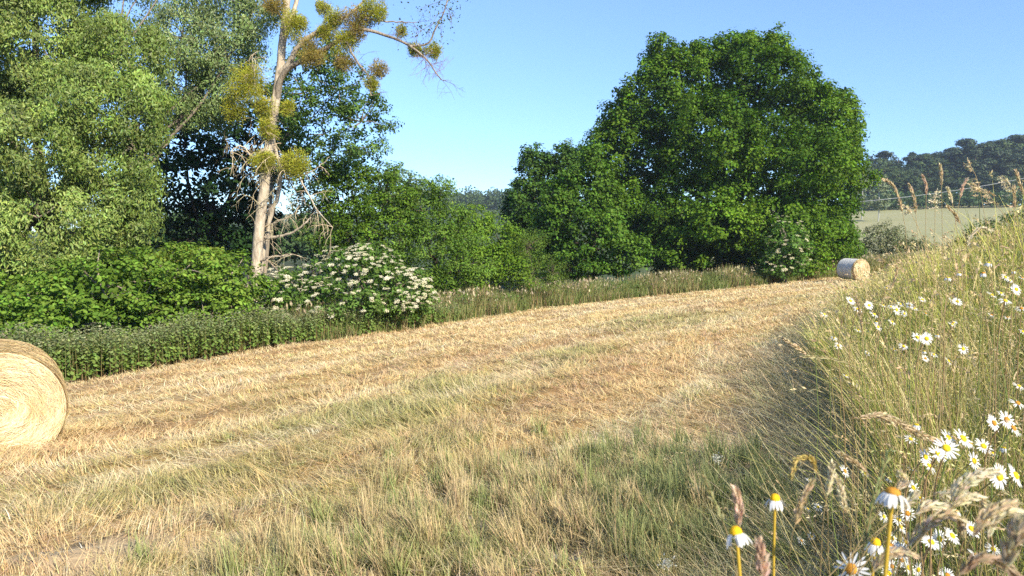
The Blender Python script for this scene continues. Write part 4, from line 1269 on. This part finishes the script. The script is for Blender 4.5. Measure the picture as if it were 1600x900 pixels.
# ------------------------------------------------------------------ bales
def bale(c, axis, Rb, Lb, label, near):
    """axis: horizontal unit vector out of the visible flat face."""
    c = np.asarray(c, float)
    ax = nrm(np.array([axis[0], axis[1], 0.])); sd = np.cross(ax, [0, 0, 1.]); up = np.array([0, 0, 1.])
    o = root('hay_bale', c - up * Rb, label, 'hay bale', 'round hay bales on the field')
    org = np.array(o.location)
    ns = 128 if near else 64
    # profile from the centre of one face round to the centre of the other
    pr = [(r, Lb / 2 + .045 * (1 - (r / Rb) ** 2)) for r in np.linspace(0.02, Rb * .9, 26)] + [(Rb * .955, Lb / 2 - .012), (Rb * .985, Lb / 2 - .04), (Rb, Lb / 2 - .09)]
    th = np.arange(ns) / ns * 2 * np.pi

    def surf(prof, extra, amp):
        pr_ = np.array(prof); Rr, Y = np.meshgrid(pr_[:, 0], np.zeros(ns), indexing='ij'); Yv = pr_[:, 1][:, None] + 0 * Rr; T = th[None] + 0 * Rr
        nz = fbm(Rr * 28 + T * .6, T * 2.2, 700, 4) - .5
        Yv = Yv + nz * amp * np.sign(Yv); Rr = Rr * (1 + nz * amp * .4 + (fbm(Yv * 6, np.cos(T) * 3, 710) - .5) * .03)
        sag = 1 - .035 * np.clip(-np.sin(T), 0, 1)
        return c + ax * Yv[..., None] + sd * (Rr * np.cos(T))[..., None] + up * (Rr * np.sin(T) * sag)[..., None]

    def grid(V, m, col):
        a_, b_ = V.shape[:2]
        i = np.arange(a_ - 1)[:, None] * b_; j = np.arange(b_)[None]; k = (j + 1) % b_
        m.add(V, np.stack([i + j, i + k, i + b_ + k, i + b_ + j], -1).reshape(-1, 4), col)
    m = MB(); V = surf(pr, 0, .055); grid(V, m, (1, 1, 1)); grid(surf([(a_, -b_) for a_, b_ in pr], 0, .055)[::-1], m, (1, 1, 1))
    link('packed_straw', m.mesh('packed_straw', M_STRAWBODY, org, True), o)
    m = MB(); V = surf([(Rb * 1.002, y_) for y_ in np.linspace(Lb / 2 - .085, -Lb / 2 + .085, 14)], 0, .03); grid(V, m, (1, 1, 1))
    link('net_wrap', m.mesh('net_wrap', M_NET if not near else M_STRAWBODY, org, True), o)
    # strands
    m = MB(); n = 30000 if near else 3500
    rr0 = np.sqrt(R.random(n)) * Rb * .99; a = R.uniform(0, 2 * np.pi, n); span = R.uniform(.08, .34, n) / np.maximum(rr0, .12); k = 6
    if near:
        spanmax = R.uniform(.1, .42, n)
        span = spanmax / np.maximum(rr0, .14)
    tt = np.linspace(0, 1, k)[None]
    A = a[:, None] + span[:, None] * tt
    RR = rr0[:, None] + R.normal(0, .06, (n, 1)) * (tt - .5) * 2
    RR = np.minimum(RR, Rb * 1.0)
    off = R.uniform(-.005, .035, (n, 1)) + np.sin(tt * np.pi) * R.normal(.004, .012, (n, 1)) * (1 - .0 * tt)
    Yf = Lb / 2 + .045 * (1 - (RR / Rb) ** 2) - .05 * sstep(.9, 1.0, RR / Rb) + off
    C = c + ax * Yf[..., None] + sd * (RR * np.cos(A))[..., None] + up * (RR * np.sin(A))[..., None]
    rad_ = sd * np.cos(A)[..., None] + up * np.sin(A)[..., None]
    tilt = R.uniform(-.9, .9, (n, 1, 1))
    wv = nrm(rad_ + ax * tilt) * (R.uniform(.0018, .0042, (n, 1, 1)) if near else .018)
    Vv = np.stack([C - wv, C + wv], 2).reshape(-1, 3)
    bI = (np.arange(n) * k * 2)[:, None, None] + (np.arange(k - 1) * 2)[None, :, None]
    fc = (bI + np.array([0, 1, 3, 2])).reshape(-1, 4)
    ring = fbm(rr0 * 9, a * 1.1, 720, 3)
    cb = mixc(np.array([.55, .43, .24]), np.array([.80, .68, .46]), np.clip(ring * 1.7 - .35, 0, 1))
    m.add(Vv, fc, np.repeat(jcol(cb, n, .16, .05), k * 2, 0))
    # strands round the rim
    n = 16000 if near else 1200
    a = R.uniform(0, 2 * np.pi, n); y0 = R.uniform(-Lb / 2 + .02, Lb / 2 + .01, n) if near else R.uniform(Lb / 2 - .07, Lb / 2 + .01, n)
    A = a[:, None] + R.uniform(.1, .5, (n, 1)) * tt
    RR = Rb * (1.0 - .05 * sstep(Lb / 2 - .1, Lb / 2, np.abs(y0)))[:, None] + R.uniform(-.01, .022, (n, 1)) + .012 * np.sin(tt * 3.1) * R.normal(0, 1, (n, 1))
    Yv = y0[:, None] + R.normal(0, .06, (n, 1)) * (tt - .5)
    C = c + ax * Yv[..., None] + sd * (RR * np.cos(A))[..., None] + up * (RR * np.sin(A))[..., None]
    wv = nrm(ax + R.normal(0, .4, (n, 1, 1)) * (sd * np.cos(A)[..., None] + up * np.sin(A)[..., None])) * (.0028 if near else .012)
    Vv = np.stack([C - wv, C + wv], 2).reshape(-1, 3)
    bI = (np.arange(n) * k * 2)[:, None, None] + (np.arange(k - 1) * 2)[None, :, None]
    m.add(Vv, (bI + np.array([0, 1, 3, 2])).reshape(-1, 4), np.repeat(jcol(np.array([.60, .46, .24]), n, .18, .05), k * 2, 0))
    link('loose_straw', m.mesh('loose_straw', M_STRAW, org), o)
    return o


b = P(3, 628, 8.7); b[2] = float(hbase(b[0], b[1])) + .64
bale(P(-3, 628, 8.7), (.55, -.83), .665, 1.2, 'big golden round hay bale cut off by the left edge, its coiled end showing', True)
m = MB(); n = 5200
bx_ = P(3, 624, 8.7); a_ = R.uniform(0, 6.28, n); q_ = .45 + np.abs(R.normal(0, .42, n))
x_ = bx_[0] + q_ * np.cos(a_); y_ = bx_[1] + q_ * np.sin(a_)
ribbons(m, np.stack([x_, y_, height(x_, y_) + R.uniform(0, .12, n) * np.exp(-((q_ - .5) / .3) ** 2)], 1), R.uniform(0, 6.28, n), R.uniform(1.0, 1.6, n), R.uniform(.08, .3, n), R.uniform(.004, .009, n), R.normal(.2, .4, n), 4, jcol(np.array([.72, .56, .30]), n, .2, .05))
link('spilled_straw', m.mesh('spilled_straw', M_STRAW), kind='stuff', label='loose straw spilled round the foot of the near bale')
bb = P(1350, 418, 41.)
bale(np.array([bb[0] - .35, bb[1] + .6, float(height(np.array(bb[0]), np.array(bb[1]))) + .56]), (.34, -.94), .60, 1.25, 'small far round hay bale with grey net wrap beside the big oak', False)


# ------------------------------------------------------------------ daisies
def petal_mesh(drop, nP, seed, col=(.80, .81, .80)):
    """Ray florets of a flower head of diameter 1; drop: 0 flat, 1 hanging."""
    m = MB()
    for k in range(nP):
        if R.random() < .12:
            continue
        a = 2 * np.pi * (k + R.uniform(-.3, .3)) / nP; L = R.uniform(.85, 1.08) * .36; wdt = R.uniform(.055, .075) * (1.45 if drop > .5 else 1)
        dr = np.clip(drop + R.normal(0, .12), -.2, 1.15); n = 6
        s = np.linspace(0, 1, n); th = dr * (.5 + 1.15 * s ** .35) if drop > .5 else dr * 1.2 * s + R.normal(0, .1)
        seg = L / (n - 1)
        rr_ = .13 + np.concatenate([[0], np.cumsum(np.cos(th[:-1]) * seg)]); zz = -.01 + np.concatenate([[0], np.cumsum(-np.sin(th[:-1]) * seg)])
        wv = wdt * np.array([.45, .8, 1, 1, .85, .35]) * .5
        d_ = np.array([np.cos(a), np.sin(a)]); p_ = np.array([-np.sin(a), np.cos(a)])
        cup = np.array([0, .008, .014, .014, .01, 0])
        V = []
        for q in range(n):
            for sg in (-1, 0, 1):
                V.append([*(d_ * rr_[q] + p_ * wv[q] * sg), zz[q] - (cup[q] if sg == 0 else 0)])
        fc = []
        for q in range(n - 1):
            for j_ in (0, 1):
                b_ = q * 3 + j_; fc.append([b_, b_ + 1, b_ + 4, b_ + 3])
        m.add(V, np.array(fc), np.array(col) * R.uniform(.93, 1.04))
    return m.mesh('petals', M_PETAL, None, True)


def disc_mesh(col, hgt=.09):
    m = MB(); n = 24; rings = [(.0, hgt), (.05, hgt * .97), (.10, hgt * .8), (.135, hgt * .5), (.155, .0), (.13, -.05), (.05, -.07), (0.012, -.09)]
    th = np.arange(n) / n * 2 * np.pi
    V = np.array([[[max(r, .003) * math.cos(t), max(r, .003) * math.sin(t), z] for t in th] for r, z in rings])
    i = np.arange(len(rings) - 1)[:, None] * n; j = np.arange(n)[None]; k = (j + 1) % n
    C = np.zeros(V.shape); C[:] = col; C[5:] = (.16, .22, .06); C[0:2] *= .93
    m.add(V, np.stack([i + j, i + n + j, i + n + k, i + k], -1).reshape(-1, 4), C.reshape(-1, 3))
    # florets as bumps
    for q in range(130):
        r = .148 * math.sqrt((q + .5) / 130); a = q * 2.39996; z = np.interp(r, [0, .05, .10, .135, .155], [hgt, hgt * .97, hgt * .8, hgt * .5, 0])
        s = .008; p = np.array([r * math.cos(a), r * math.sin(a), z])
        V = p + np.array([[s, 0, 0], [0, s, 0], [-s, 0, 0], [0, -s, 0], [0, 0, s * 1.3]])
        m.add(V, np.array([[0, 1, 4], [1, 2, 4], [2, 3, 4], [3, 0, 4]]), np.array(col) * R.uniform(.85, 1.2))
    return m.mesh('disc', M_DISC, None, False)


YEL = (.76, .54, .03)
PET = {'o': [petal_mesh(.0, 21, 1), petal_mesh(.12, 23, 2), petal_mesh(-.08, 19, 3)], 'd': [petal_mesh(.92, 17, 4), petal_mesh(1.0, 16, 5), petal_mesh(.8, 18, 6)], 's': [petal_mesh(.25, 17, 7), petal_mesh(.4, 20, 8)]}
DISC = {'y': disc_mesh(YEL), 'h': disc_mesh((.82, .48, .02), .17), 'b': disc_mesh((.55, .26, .04), .11)}

# u, v, diameter in photo pixels, kind
NEARD = [(1150, 833, 47, 'd', 'h', 'drooping daisy on a thick yellow stem beside the plump pink seed head'), (1211, 780, 36, 'd', 'h', 'drooping daisy on a tall yellow stem, second from the left in front'), (1395, 770, 54, 'd', 'b', 'large ragged daisy with a brown disc and drooping petals above the lower cluster'),
         (1368, 849, 36, 'd', 'h', 'drooping daisy with a tall yellow disc left of the lower cluster'), (1330, 889, 52, 's', 'b', 'daisy turned on its side with a brown disc at the bottom edge')]
CL = {
 'upper cluster at the right edge': [(1545, 411, 15, 'd'), (1536, 427, 15, 'd'), (1481, 434, 14, 'd'), (1499, 427, 9, 'd'), (1584, 424, 8, 'd'), (1571, 433, 13, 's'), (1578, 438, 10, 's'), (1597, 434, 8, 's'), (1588, 452, 17, 'o'), (1550, 461, 15, 'o'), (1564, 458, 12, 's'), (1571, 470, 18, 's'), (1596, 482, 16, 's'), (1549, 492, 9, 's'), (1574, 496, 9, 's'), (1490, 504, 10, 's'), (1598, 518, 12, 's'), (1496, 471, 14, 'o'), (1487, 470, 11, 's')],
 'loose upper group over the field edge': [(1329, 470, 15, 'o'), (1340, 483, 14, 's'), (1358, 477, 13, 'o'), (1366, 491, 14, 's'), (1401, 484, 16, 'o'), (1392, 479, 8, 's'), (1407, 475, 10, 's'), (1421, 477, 10, 'o'), (1429, 482, 9, 's'), (1413, 490, 10, 's'), (1441, 468, 11, 'o'), (1446, 490, 10, 's'), (1385, 450, 7, 's'), (1380, 477, 8, 's'), (1288, 491, 12, 's')],
 'group above the tan arching head': [(1372, 511, 13, 'o'), (1369, 503, 8, 'd'), (1394, 503, 12, 's'), (1341, 516, 10, 's'), (1303, 528, 9, 's'), (1310, 540, 12, 's'), (1355, 552, 8, 's'), (1397, 546, 10, 's'), (1412, 541, 14, 's'), (1433, 527, 16, 'o'), (1448, 529, 18, 'o'), (1465, 523, 9, 'd'), (1444, 549, 10, 'd'), (1446, 560, 12, 'o'), (1459, 554, 12, 's'), (1482, 564, 14, 's'), (1505, 545, 16, 'o'), (1488, 507, 12, 's'), (1322, 587, 9, 's'), (1592, 603, 16, 's'), (1590, 630, 22, 's')],
 'big cluster at the right edge': [(1432, 664, 20, 'd'), (1553, 661, 25, 'o'), (1573, 656, 27, 'o'), (1583, 669, 27, 'o'), (1479, 700, 34, 'o'), (1505, 685, 32, 'o'), (1482, 684, 27, 'o'), (1466, 709, 27, 'o'), (1515, 692, 22, 's'), (1537, 697, 25, 'o'), (1568, 700, 18, 'd'), (1522, 720, 27, 'o'), (1528, 733, 20, 'd'), (1562, 745, 36, 'o'), (1587, 743, 34, 'o'), (1446, 714, 24, 'o'), (1452, 728, 25, 's'), (1423, 686, 19, 's'), (1427, 762, 23, 'o'), (1425, 732, 14, 's'), (1390, 748, 14, 'd'), (1551, 708, 16, 's')],
 'low cluster under the bent plumes': [(1381, 807, 18, 's'), (1418, 802, 23, 'o'), (1404, 812, 21, 's'), (1407, 823, 23, 'o'), (1394, 841, 20, 'o'), (1392, 852, 24, 'd'), (1408, 860, 27, 'o'), (1416, 847, 18, 's'), (1455, 847, 29, 'o'), (1468, 842, 27, 'o'), (1488, 837, 27, 'o'), (1494, 799, 20, 'd'), (1389, 896, 24, 'o'), (1394, 885, 21, 'o'), (1420, 887, 23, 'o'), (1435, 890, 21, 'o'), (1369, 877, 17, 'o'), (1438, 778, 16, 's'), (1410, 875, 21, 'o'), (1518, 826, 27, 'o'), (1526, 869, 27, 'o'), (1480, 899, 24, 'o'), (1552, 858, 22, 's')],
 'sparse shaded group beside mown field': [(1320, 736, 19, 'o'), (1265, 750, 13, 's'), (1262, 795, 12, 's'), (1278, 792, 14, 's'), (1352, 740, 14, 's'), (1252, 845, 14, 's'), (1268, 838, 12, 's')],
}
STEMS = [(.55, .38, .05), (.20, .26, .07), (.30, .26, .09), (.36, .24, .12)]


CLEAR = []


def daisy(u, v, dia, kind, disc, d, real, label, group, stemcol, nz=None, thick=.0016):
    hd = P(u, v, d)
    CLEAR.append((hd[0], hd[1], hd[2], real * .5))
    bx = hd[0] + R.normal(0, .05) + .04; by = hd[1] + R.normal(.02, .05)
    if by < .3: by = .3
    bz = float(height(np.array(bx), np.array(by)))
    o = root('oxeye_daisy', (bx, by, bz), label, 'daisy', group)
    if nz is None:
        nz = {'o': np.array([.30, -.75, .62]), 'd': np.array([.05, .02, 1.]), 's': np.array([.30, -.50, .8])}[kind] + R.normal(0, .22 if kind != 'd' else .08, 3)
    nz = nrm(nz)
    rot = Vector(nz).to_track_quat('Z', 'Y')
    for nm, me in (('petals', PET[kind][R.integers(len(PET[kind]))]), ('disc', DISC[disc])):
        c_ = link(nm, me, o, Vector(hd - np.array(o.location)))
        c_.rotation_mode = 'QUATERNION'; c_.rotation_quaternion = rot; c_.scale = (real,) * 3
    m = MB(); st = np.array([0, 0, -.03]); en = hd - np.array(o.location) - nz * real * .06
    mid = en + np.array([0, 0, -1.]) * (en[2] * .45) + np.array([(0 - en[0]) * .3, (0 - en[1]) * .3, 0])
    neck = en - nz * real * .35 + np.array([0, 0, -.012])
    tube(m, curve([st, mid, neck, en], 18), np.linspace(thick * 1.15, thick, 18), stemcol, 7)
    link('stem', m.mesh('stem', M_STEM, None, True), o)
    return o


for k, (u, v, dia, kd, ds, lab) in enumerate(NEARD):
    real = .036 if kd == 'd' else .045
    d = F * real / dia * (.82 if kd == 'd' else 1)
    daisy(u, v, dia, kd, ds, d, real * 1.15, lab, 'oxeye daisies in the margin', STEMS[0], np.array([-.6, -.6, .45]) if kd == 's' else nrm(np.array([.05, .02, 1.]) + R.normal(0, .14, 3)), .0018)
PH = {'o': 'open daisy', 's': 'half open daisy', 'd': 'drooping daisy'}
for cname, lst in CL.items():
    lst = sorted(lst)
    for k, (u, v, dia, kd) in enumerate(lst):
        real = R.uniform(.040, .046)
        d = min(F * real / dia, 3.6 + (dia % 3) * .2)
        real = max(min(d * dia / F, .05), .032) * 1.22
        daisy(u, v, dia, kd, 'b' if R.random() < .15 else 'y', d, real, '%s, %s from left in %s' % (PH[kd], ORD[k], cname), 'oxeye daisies in the margin', STEMS[R.integers(1, 4)])


# ------------------------------------------------------------------ single grass heads
def stalk(pts, d, kind, rh, col, label, stem_to=None, stemcol=(.42, .32, .16), group='seed heads on single stalks'):
    hp_ = [P(q[0], q[1], d + (q[2] if len(q) > 2 else 0)) for q in pts]
    b0 = hp_[0]; dirn = nrm(hp_[0] - hp_[1])
    if stem_to:
        low = P(stem_to[0], stem_to[1], d + .05)
        bx, by = low[0] + (low[0] - b0[0]) * .4, max(low[1], .35)
    else:
        low = None; bx, by = b0[0] + dirn[0] * .15 + R.normal(0, .02), max(b0[1] + R.normal(.03, .02), .35)
    bz = float(height(np.array(bx), np.array(by)))
    if bz > b0[2] - .08:
        bz = b0[2] - .08
    o = root('grass_stalk', (bx, by, bz), label, 'grass', group)
    org = np.array([bx, by, bz])
    m = MB()
    path = [org - [0, 0, .02]] + ([low] if low is not None else [b0 + dirn * .12 + [0, 0, -.05] if b0[2] - bz > .3 else (org + b0) / 2]) + hp_[:]
    cv = curve(path, 40); tube(m, cv, np.linspace(.0013, .0005, 40) * max(1, d * .55), stemcol, 5)
    link('stem', m.mesh('stem', M_STEM, org, True), o)
    for q_ in curve(hp_, 7):
        CLEAR.append((q_[0], q_[1], q_[2], max(rh * 1.3, .006 * d)))
    c = curve(hp_, 60); Lh = np.linalg.norm(np.diff(c, axis=0), axis=1).sum()
    m = MB()
    tg = nrm(np.gradient(c, axis=0))
    if kind == 'plume':
        n = int(max(150, Lh / .00042 * (rh / .006) / max(1, d * .7)))
        f_ = R.random(n); i_ = (f_ * 59).astype(int)
        prof = np.sin(np.pi * np.clip(f_, .02, .98)) ** .55 * (1 - .35 * f_)
        out_ = nrm(np.cross(tg[i_], R.normal(size=(n, 3))))
        pos = c[i_] + out_ * (rh * .8 * prof * R.uniform(.1, 1., n))[:, None]
        tan = tg[i_] + out_ * .28
        sz = R.uniform(.007, .011, n) * max(1, rh / .010) * max(1, d / 1.8)
        leaves(m, pos, np.cross(tan, R.normal(size=(n, 3))), sz, NARROW * np.array([1, 1.5, 1]), jcol(np.array(col), n, .16, .05), tan, .15)
    elif kind == 'rye':
        n = int(Lh / .0048); i_ = (np.linspace(0, .98, n) * 59).astype(int)
        sdv = nrm(np.cross(tg[i_], [0.2, 1, .1])) * np.where(np.arange(n) % 2, 1, -1)[:, None]
        for q in range(5):
            tan = tg[i_] + sdv * (.10 + .03 * q) + R.normal(0, .05, (n, 3))
            leaves(m, c[i_] + sdv * rh * .12, np.cross(tan, R.normal(size=(n, 3))), R.uniform(.009, .013, n) * max(1, d / 1.6), NARROW * np.array([1, 1.2, 1]), jcol(np.array(col), n, .15, .05), tan, .05)
    else:   # open drooping spikelets on fine branches
        n = int(max(10, Lh / .012)) * 2; f_ = R.random(n); i_ = (f_ * 59).astype(int)
        out_ = nrm(np.cross(tg[i_], R.normal(size=(n, 3))))
        for q in range(n):
            e_ = c[i_[q]] + out_[q] * rh * R.uniform(.5, 1.6) * (1.1 - f_[q]) + tg[i_[q]] * rh * .8 + np.array([0, 0, -rh * .5])
            tube(m, curve([c[i_[q]], (c[i_[q]] + e_) / 2 + [0, 0, rh * .25], e_], 5), .00035 * max(1, d * .6), col, 3)
            nn = 7; tan = nrm(out_[q] * .3 + tg[i_[q]] * .6 + np.array([0, 0, -.5]))
            leaves(m, e_ + tan * np.linspace(0, .012, nn)[:, None] * max(1, d * .5), R.normal(size=(nn, 3)), R.uniform(.006, .009, nn) * max(1, d * .5), NARROW * np.array([1, 1.6, 1]), jcol(np.array(col), nn, .15, .05), np.tile(tan, (nn, 1)), .3)
    link('seed_head', m.mesh('seed_head', M_GRASS, org), o)
    return o


TAN = (.62, .50, .32); PINK = (.70, .52, .40); CREAM = (.74, .66, .48); GRN = (.38, .42, .19); BRN = (.42, .31, .20); OR_ = (.62, .51, .34)
ST = [([(1154, 822), (1155, 790), (1149, 766)], .78, 'plume', .0062, PINK, 'plump pinkish seed head standing behind the drooping daisy at far left', None),
      ([(1193, 905), (1191, 875), (1187, 852)], .6, 'plume', .0062, PINK, 'pale pink seed head at the bottom edge between the two front daisies', None),
      ([(1242, 819), (1252, 788), (1268, 753)], .85, 'plume', .0050, TAN, 'slanting tan seed head just right of the second front daisy', (1232, 900)),
      ([(1292, 775), (1298, 748), (1300, 727)], .95, 'plume', .0038, CREAM, 'slim cream upright seed head right of the slanting tan one', (1282, 890)),
      ([(1323, 803), (1316, 772), (1308, 750)], .9, 'plume', .0040, CREAM, 'slim cream seed head leaning left beside the upright one', (1331, 870)),
      ([(1277, 738), (1266, 717), (1250, 716), (1237, 742)], 1.0, 'plume', .0034, (.55, .44, .16), 'golden seed head bent over like a hook above the slanting tan one', (1295, 880)),
      ([(1349, 858), (1362, 795), (1376, 748), (1387, 708)], .82, 'rye', .004, GRN, 'tall green rye spike crossing left of the ragged daisy', (1340, 900)),
      ([(1130, 816), (1112, 775), (1098, 741)], .85, 'rye', .004, (.46, .46, .24), 'pale green rye spike leaning left behind the far left daisy', (1150, 900)),
      ([(1488, 790), (1500, 762), (1522, 744), (1555, 738)], .8, 'plume', .0085, CREAM, 'thick cream plume arching right above the yellow daisy disc', (1470, 900)),
      ([(1492, 792), (1512, 778), (1532, 779), (1541, 792)], .8, 'plume', .0050, CREAM, 'smaller cream plume arching just under the thick one', None),
      ([(1418, 852), (1448, 820), (1478, 804), (1498, 812), (1503, 830)], .75, 'plume', .0075, TAN, 'long tan plume arching over the low daisy cluster', (1400, 900)),
      ([(1430, 803), (1446, 792), (1465, 790), (1481, 797)], .8, 'plume', .0050, CREAM, 'short cream plume above the long tan one', None),
      ([(1520, 837), (1540, 806), (1563, 791), (1583, 786)], .7, 'plume', .0060, TAN, 'tan plume rising to the right beside the right edge', (1500, 880)),
      ([(1545, 842), (1552, 815), (1575, 801), (1603, 800)], .7, 'plume', .0060, CREAM, 'cream plume arching out of the right edge', None),
      ([(1365, 893), (1385, 868), (1402, 862), (1428, 868)], .75, 'plume', .0058, TAN, 'tan plume arching at the bottom between side turned daisy and low cluster', None),
      ([(1572, 885), (1582, 848), (1602, 815), (1640, 788)], .5, 'plume', .0080, (.46, .38, .26), 'big blurred grey brown plume nearest the lens at the right edge', None),
      ([(1498, 898), (1530, 873), (1560, 876), (1592, 902)], .62, 'plume', .0050, BRN, 'brown plume arching along the bottom edge at right', None),
      ([(1458, 773), (1475, 767), (1493, 762)], .9, 'open', .006, CREAM, 'short cream brome head left of the thick cream plume', None),
      ([(1345, 652), (1372, 649), (1402, 660), (1440, 680), (1475, 692)], 1.55, 'plume', .0110, TAN, 'long tan head arching over the long grass above the big daisy cluster', (1335, 760)),
      ([(1400, 765), (1412, 752), (1408, 742)], .9, 'plume', .0040, CREAM, 'little cream tuft on top of the ragged daisy', None),
      ([(1405, 797), (1420, 783), (1430, 772)], .9, 'plume', .0040, CREAM, 'little cream tuft right of the ragged daisy', None),
      ([(1355, 738), (1335, 722), (1314, 709)], 1.1, 'plume', .0045, TAN, 'tan head leaning left above the shaded daisy', (1385, 775)),
      ([(1262, 555), (1242, 541), (1222, 528)], 2.8, 'plume', .0085, TAN, 'long stalk leaning far out left over the mown field', (1312, 620)),
      ([(1322, 566), (1290, 559), (1257, 557)], 2.5, 'rye', .006, (.5, .45, .25), 'pale rye spike lying out level over the field edge', None),
      ([(1410, 331), (1402, 303), (1391, 285), (1381, 281)], 2.8, 'plume', 0.0034, TAN, 'leftmost tall head against the far wood, bent to the left', (1418, 420)),
      ([(1431, 335), (1428, 308), (1421, 290)], 2.8, 'plume', 0.0043, OR_, 'orange brown head against the far wood, second tall one from the left', None),
      ([(1447, 305), (1447, 290), (1442, 276)], 3.2, 'plume', 0.0029, PINK, 'faint pinkish head against the far wood, third tall one from the left', None),
      ([(1471, 290), (1471, 275), (1469, 260)], 2.4, 'plume', 0.0022, OR_, 'narrow brown head on a straight green stem against the far wood', (1472, 340)),
      ([(1533, 306), (1527, 280), (1513, 253)], 2.4, 'open', 0.0058, TAN, 'largest pale head against the far wood, reaching nearest the skyline', None),
      ([(1556, 318), (1540, 300), (1520, 287)], 2.4, 'open', 0.0050, TAN, 'pale head spreading left just under the largest one', None),
      ([(1583, 305), (1579, 290), (1568, 275)], 2.5, 'open', 0.0058, CREAM, 'feathery cream head against the far wood near the right edge', None),
      ([(1600, 305), (1593, 285), (1588, 268)], 2.5, 'plume', 0.0043, OR_, 'brown head at the right edge against the far wood', None),
      ([(1500, 310), (1503, 296), (1509, 282)], 3., 'plume', 0.0029, PINK, 'slim pinkish head leaning right between the green stemmed and the largest one', None),
      ([(1488, 318), (1485, 306), (1481, 296)], 3., 'plume', 0.0029, CREAM, 'small cream head just right of the green stemmed one', None),
      ([(1461, 330), (1461, 312), (1463, 296)], 3., 'open', 0.0043, CREAM, 'feathery head just left of the green stemmed one', None),
      ([(1585, 325), (1585, 308), (1584, 293)], 2.8, 'plume', 0.0039, OR_, 'rusty upright head below the feathery cream one', None),
      ([(1511, 384), (1520, 366), (1534, 356), (1547, 360)], 2.3, 'plume', 0.0036, CREAM, 'cream head arching right in front of the dark bush', None),
      ([(1500, 350), (1492, 335), (1481, 324)], 2.6, 'plume', 0.0032, TAN, 'tan head leaning left over the pale far field', None),
      ([(1424, 334), (1418, 325), (1412, 320)], 2.9, 'open', 0.0036, CREAM, 'low pale head left of the orange brown one', None),
      ([(1347, 520), (1344, 490), (1338, 466)], 2.9, 'plume', 0.0026, TAN, 'upright tan head among the loose daisies over the field edge', None),
      ([(1392, 452), (1398, 435), (1402, 420)], 3.2, 'plume', 0.0026, TAN, 'tan upright head in front of the far bale', None)]
for (pts, d, kd, rh, col, lab, to) in ST:
    stalk(pts, d, kd, rh, col, lab, to)

# small white flowered weeds and stones at the near edge
for (u, v, s_, lab) in ((1120, 716, .036, 'whitish tufted seed head alone on a green stem at the field edge'), (1040, 880, .036, 'small white flowered weed low in the grass at the bottom edge'), (1088, 762, .030, 'faint greyish flower tuft in the green grass left of the rye spike')):
    g_ = gp(u, v + 50)
    d = g_[1]; h_ = P(u, v, d); o = root('yarrow_plant', (g_[0], g_[1], float(height(np.array(g_[0]), np.array(g_[1])))), lab, 'wildflower', 'white weeds at the field edge')
    org = np.array(o.location); m = MB(); tube(m, curve([org, (org + h_) / 2 + [.01, 0, 0], h_], 8), .0015, (.2, .26, .09), 5); link('stem', m.mesh('stem', M_STEM, org), o)
    m = MB(); n = 120; leaves(m, h_ + R.normal(0, s_ * .42, (n, 3)) * [1, 1, .9], R.normal(size=(n, 3)) + [0, 0, 1], R.uniform(.008, .015, n), DIAM, jcol(np.array([.60, .60, .50]), n, .1, .03)); link('flower_head', m.mesh('flower_head', M_PETAL, org), o)
for k, (u, v, s_, lab) in enumerate(((905, 887, .045, 'pale grey stone on the bare soil at the bottom edge'), (868, 874, .03, 'smaller stone left of the pale one on the bare soil'), (735, 805, .035, 'stone in the upper bare soil patch among the upright grass'))):
    g_ = gp(u, v); n1, n2 = 14, 10
    th, ph = np.meshgrid(np.arange(n1) / n1 * 2 * np.pi, np.linspace(.05, np.pi - .05, n2))
    q = np.stack([np.sin(ph) * np.cos(th), np.sin(ph) * np.sin(th) * .8, np.cos(ph) * .5], -1)
    q = q * (1 + (fbm(q[..., 0] * 2 + k * 5, q[..., 1] * 2 + q[..., 2], 800) - .5) * .8)[..., None] * s_
    i = np.arange(n2 - 1)[:, None] * n1; j = np.arange(n1)[None]; kk = (j + 1) % n1
    m = MB(); m.add(q, np.stack([i + j, i + n1 + j, i + n1 + kk, i + kk], -1).reshape(-1, 4), (1, 1, 1))
    link('field_stone', m.mesh('field_stone', M_STONE, None, True), None, (g_[0], g_[1], float(height(np.array(g_[0]), np.array(g_[1]))) + s_ * .2), label=lab, category='stone', group='stones on the bare soil')

build_margin()

# ------------------------------------------------------------------ haze
HAZE = 0.00034
m = MB()
x0, x1, y0, y1, z0, z1 = -575., 575., -575., 575., -60., 60.
V = [(x0, y0, z0), (x1, y0, z0), (x1, y1, z0), (x0, y1, z0), (x0, y0, z1), (x1, y0, z1), (x1, y1, z1), (x0, y1, z1)]
m.add(V, np.array([[0, 3, 2, 1], [4, 5, 6, 7], [0, 1, 5, 4], [1, 2, 6, 5], [2, 3, 7, 6], [3, 0, 4, 7]]), (1, 1, 1))
hm = bpy.data.materials.new('haze_air'); hm.use_nodes = True; t = hm.node_tree; t.nodes.clear()
o = t.nodes.new('ShaderNodeOutputMaterial'); pv = t.nodes.new('ShaderNodeVolumePrincipled')
pv.inputs['Color'].default_value = (.72, .84, 1.0, 1); pv.inputs['Density'].default_value = HAZE; pv.inputs['Anisotropy'].default_value = 0.2
t.links.new(pv.outputs[0], o.inputs['Volume'])
USE_HAZE = True
if USE_HAZE:
    link('haze', m.mesh('haze', hm), kind='stuff', label='thin blue morning haze over the valley')
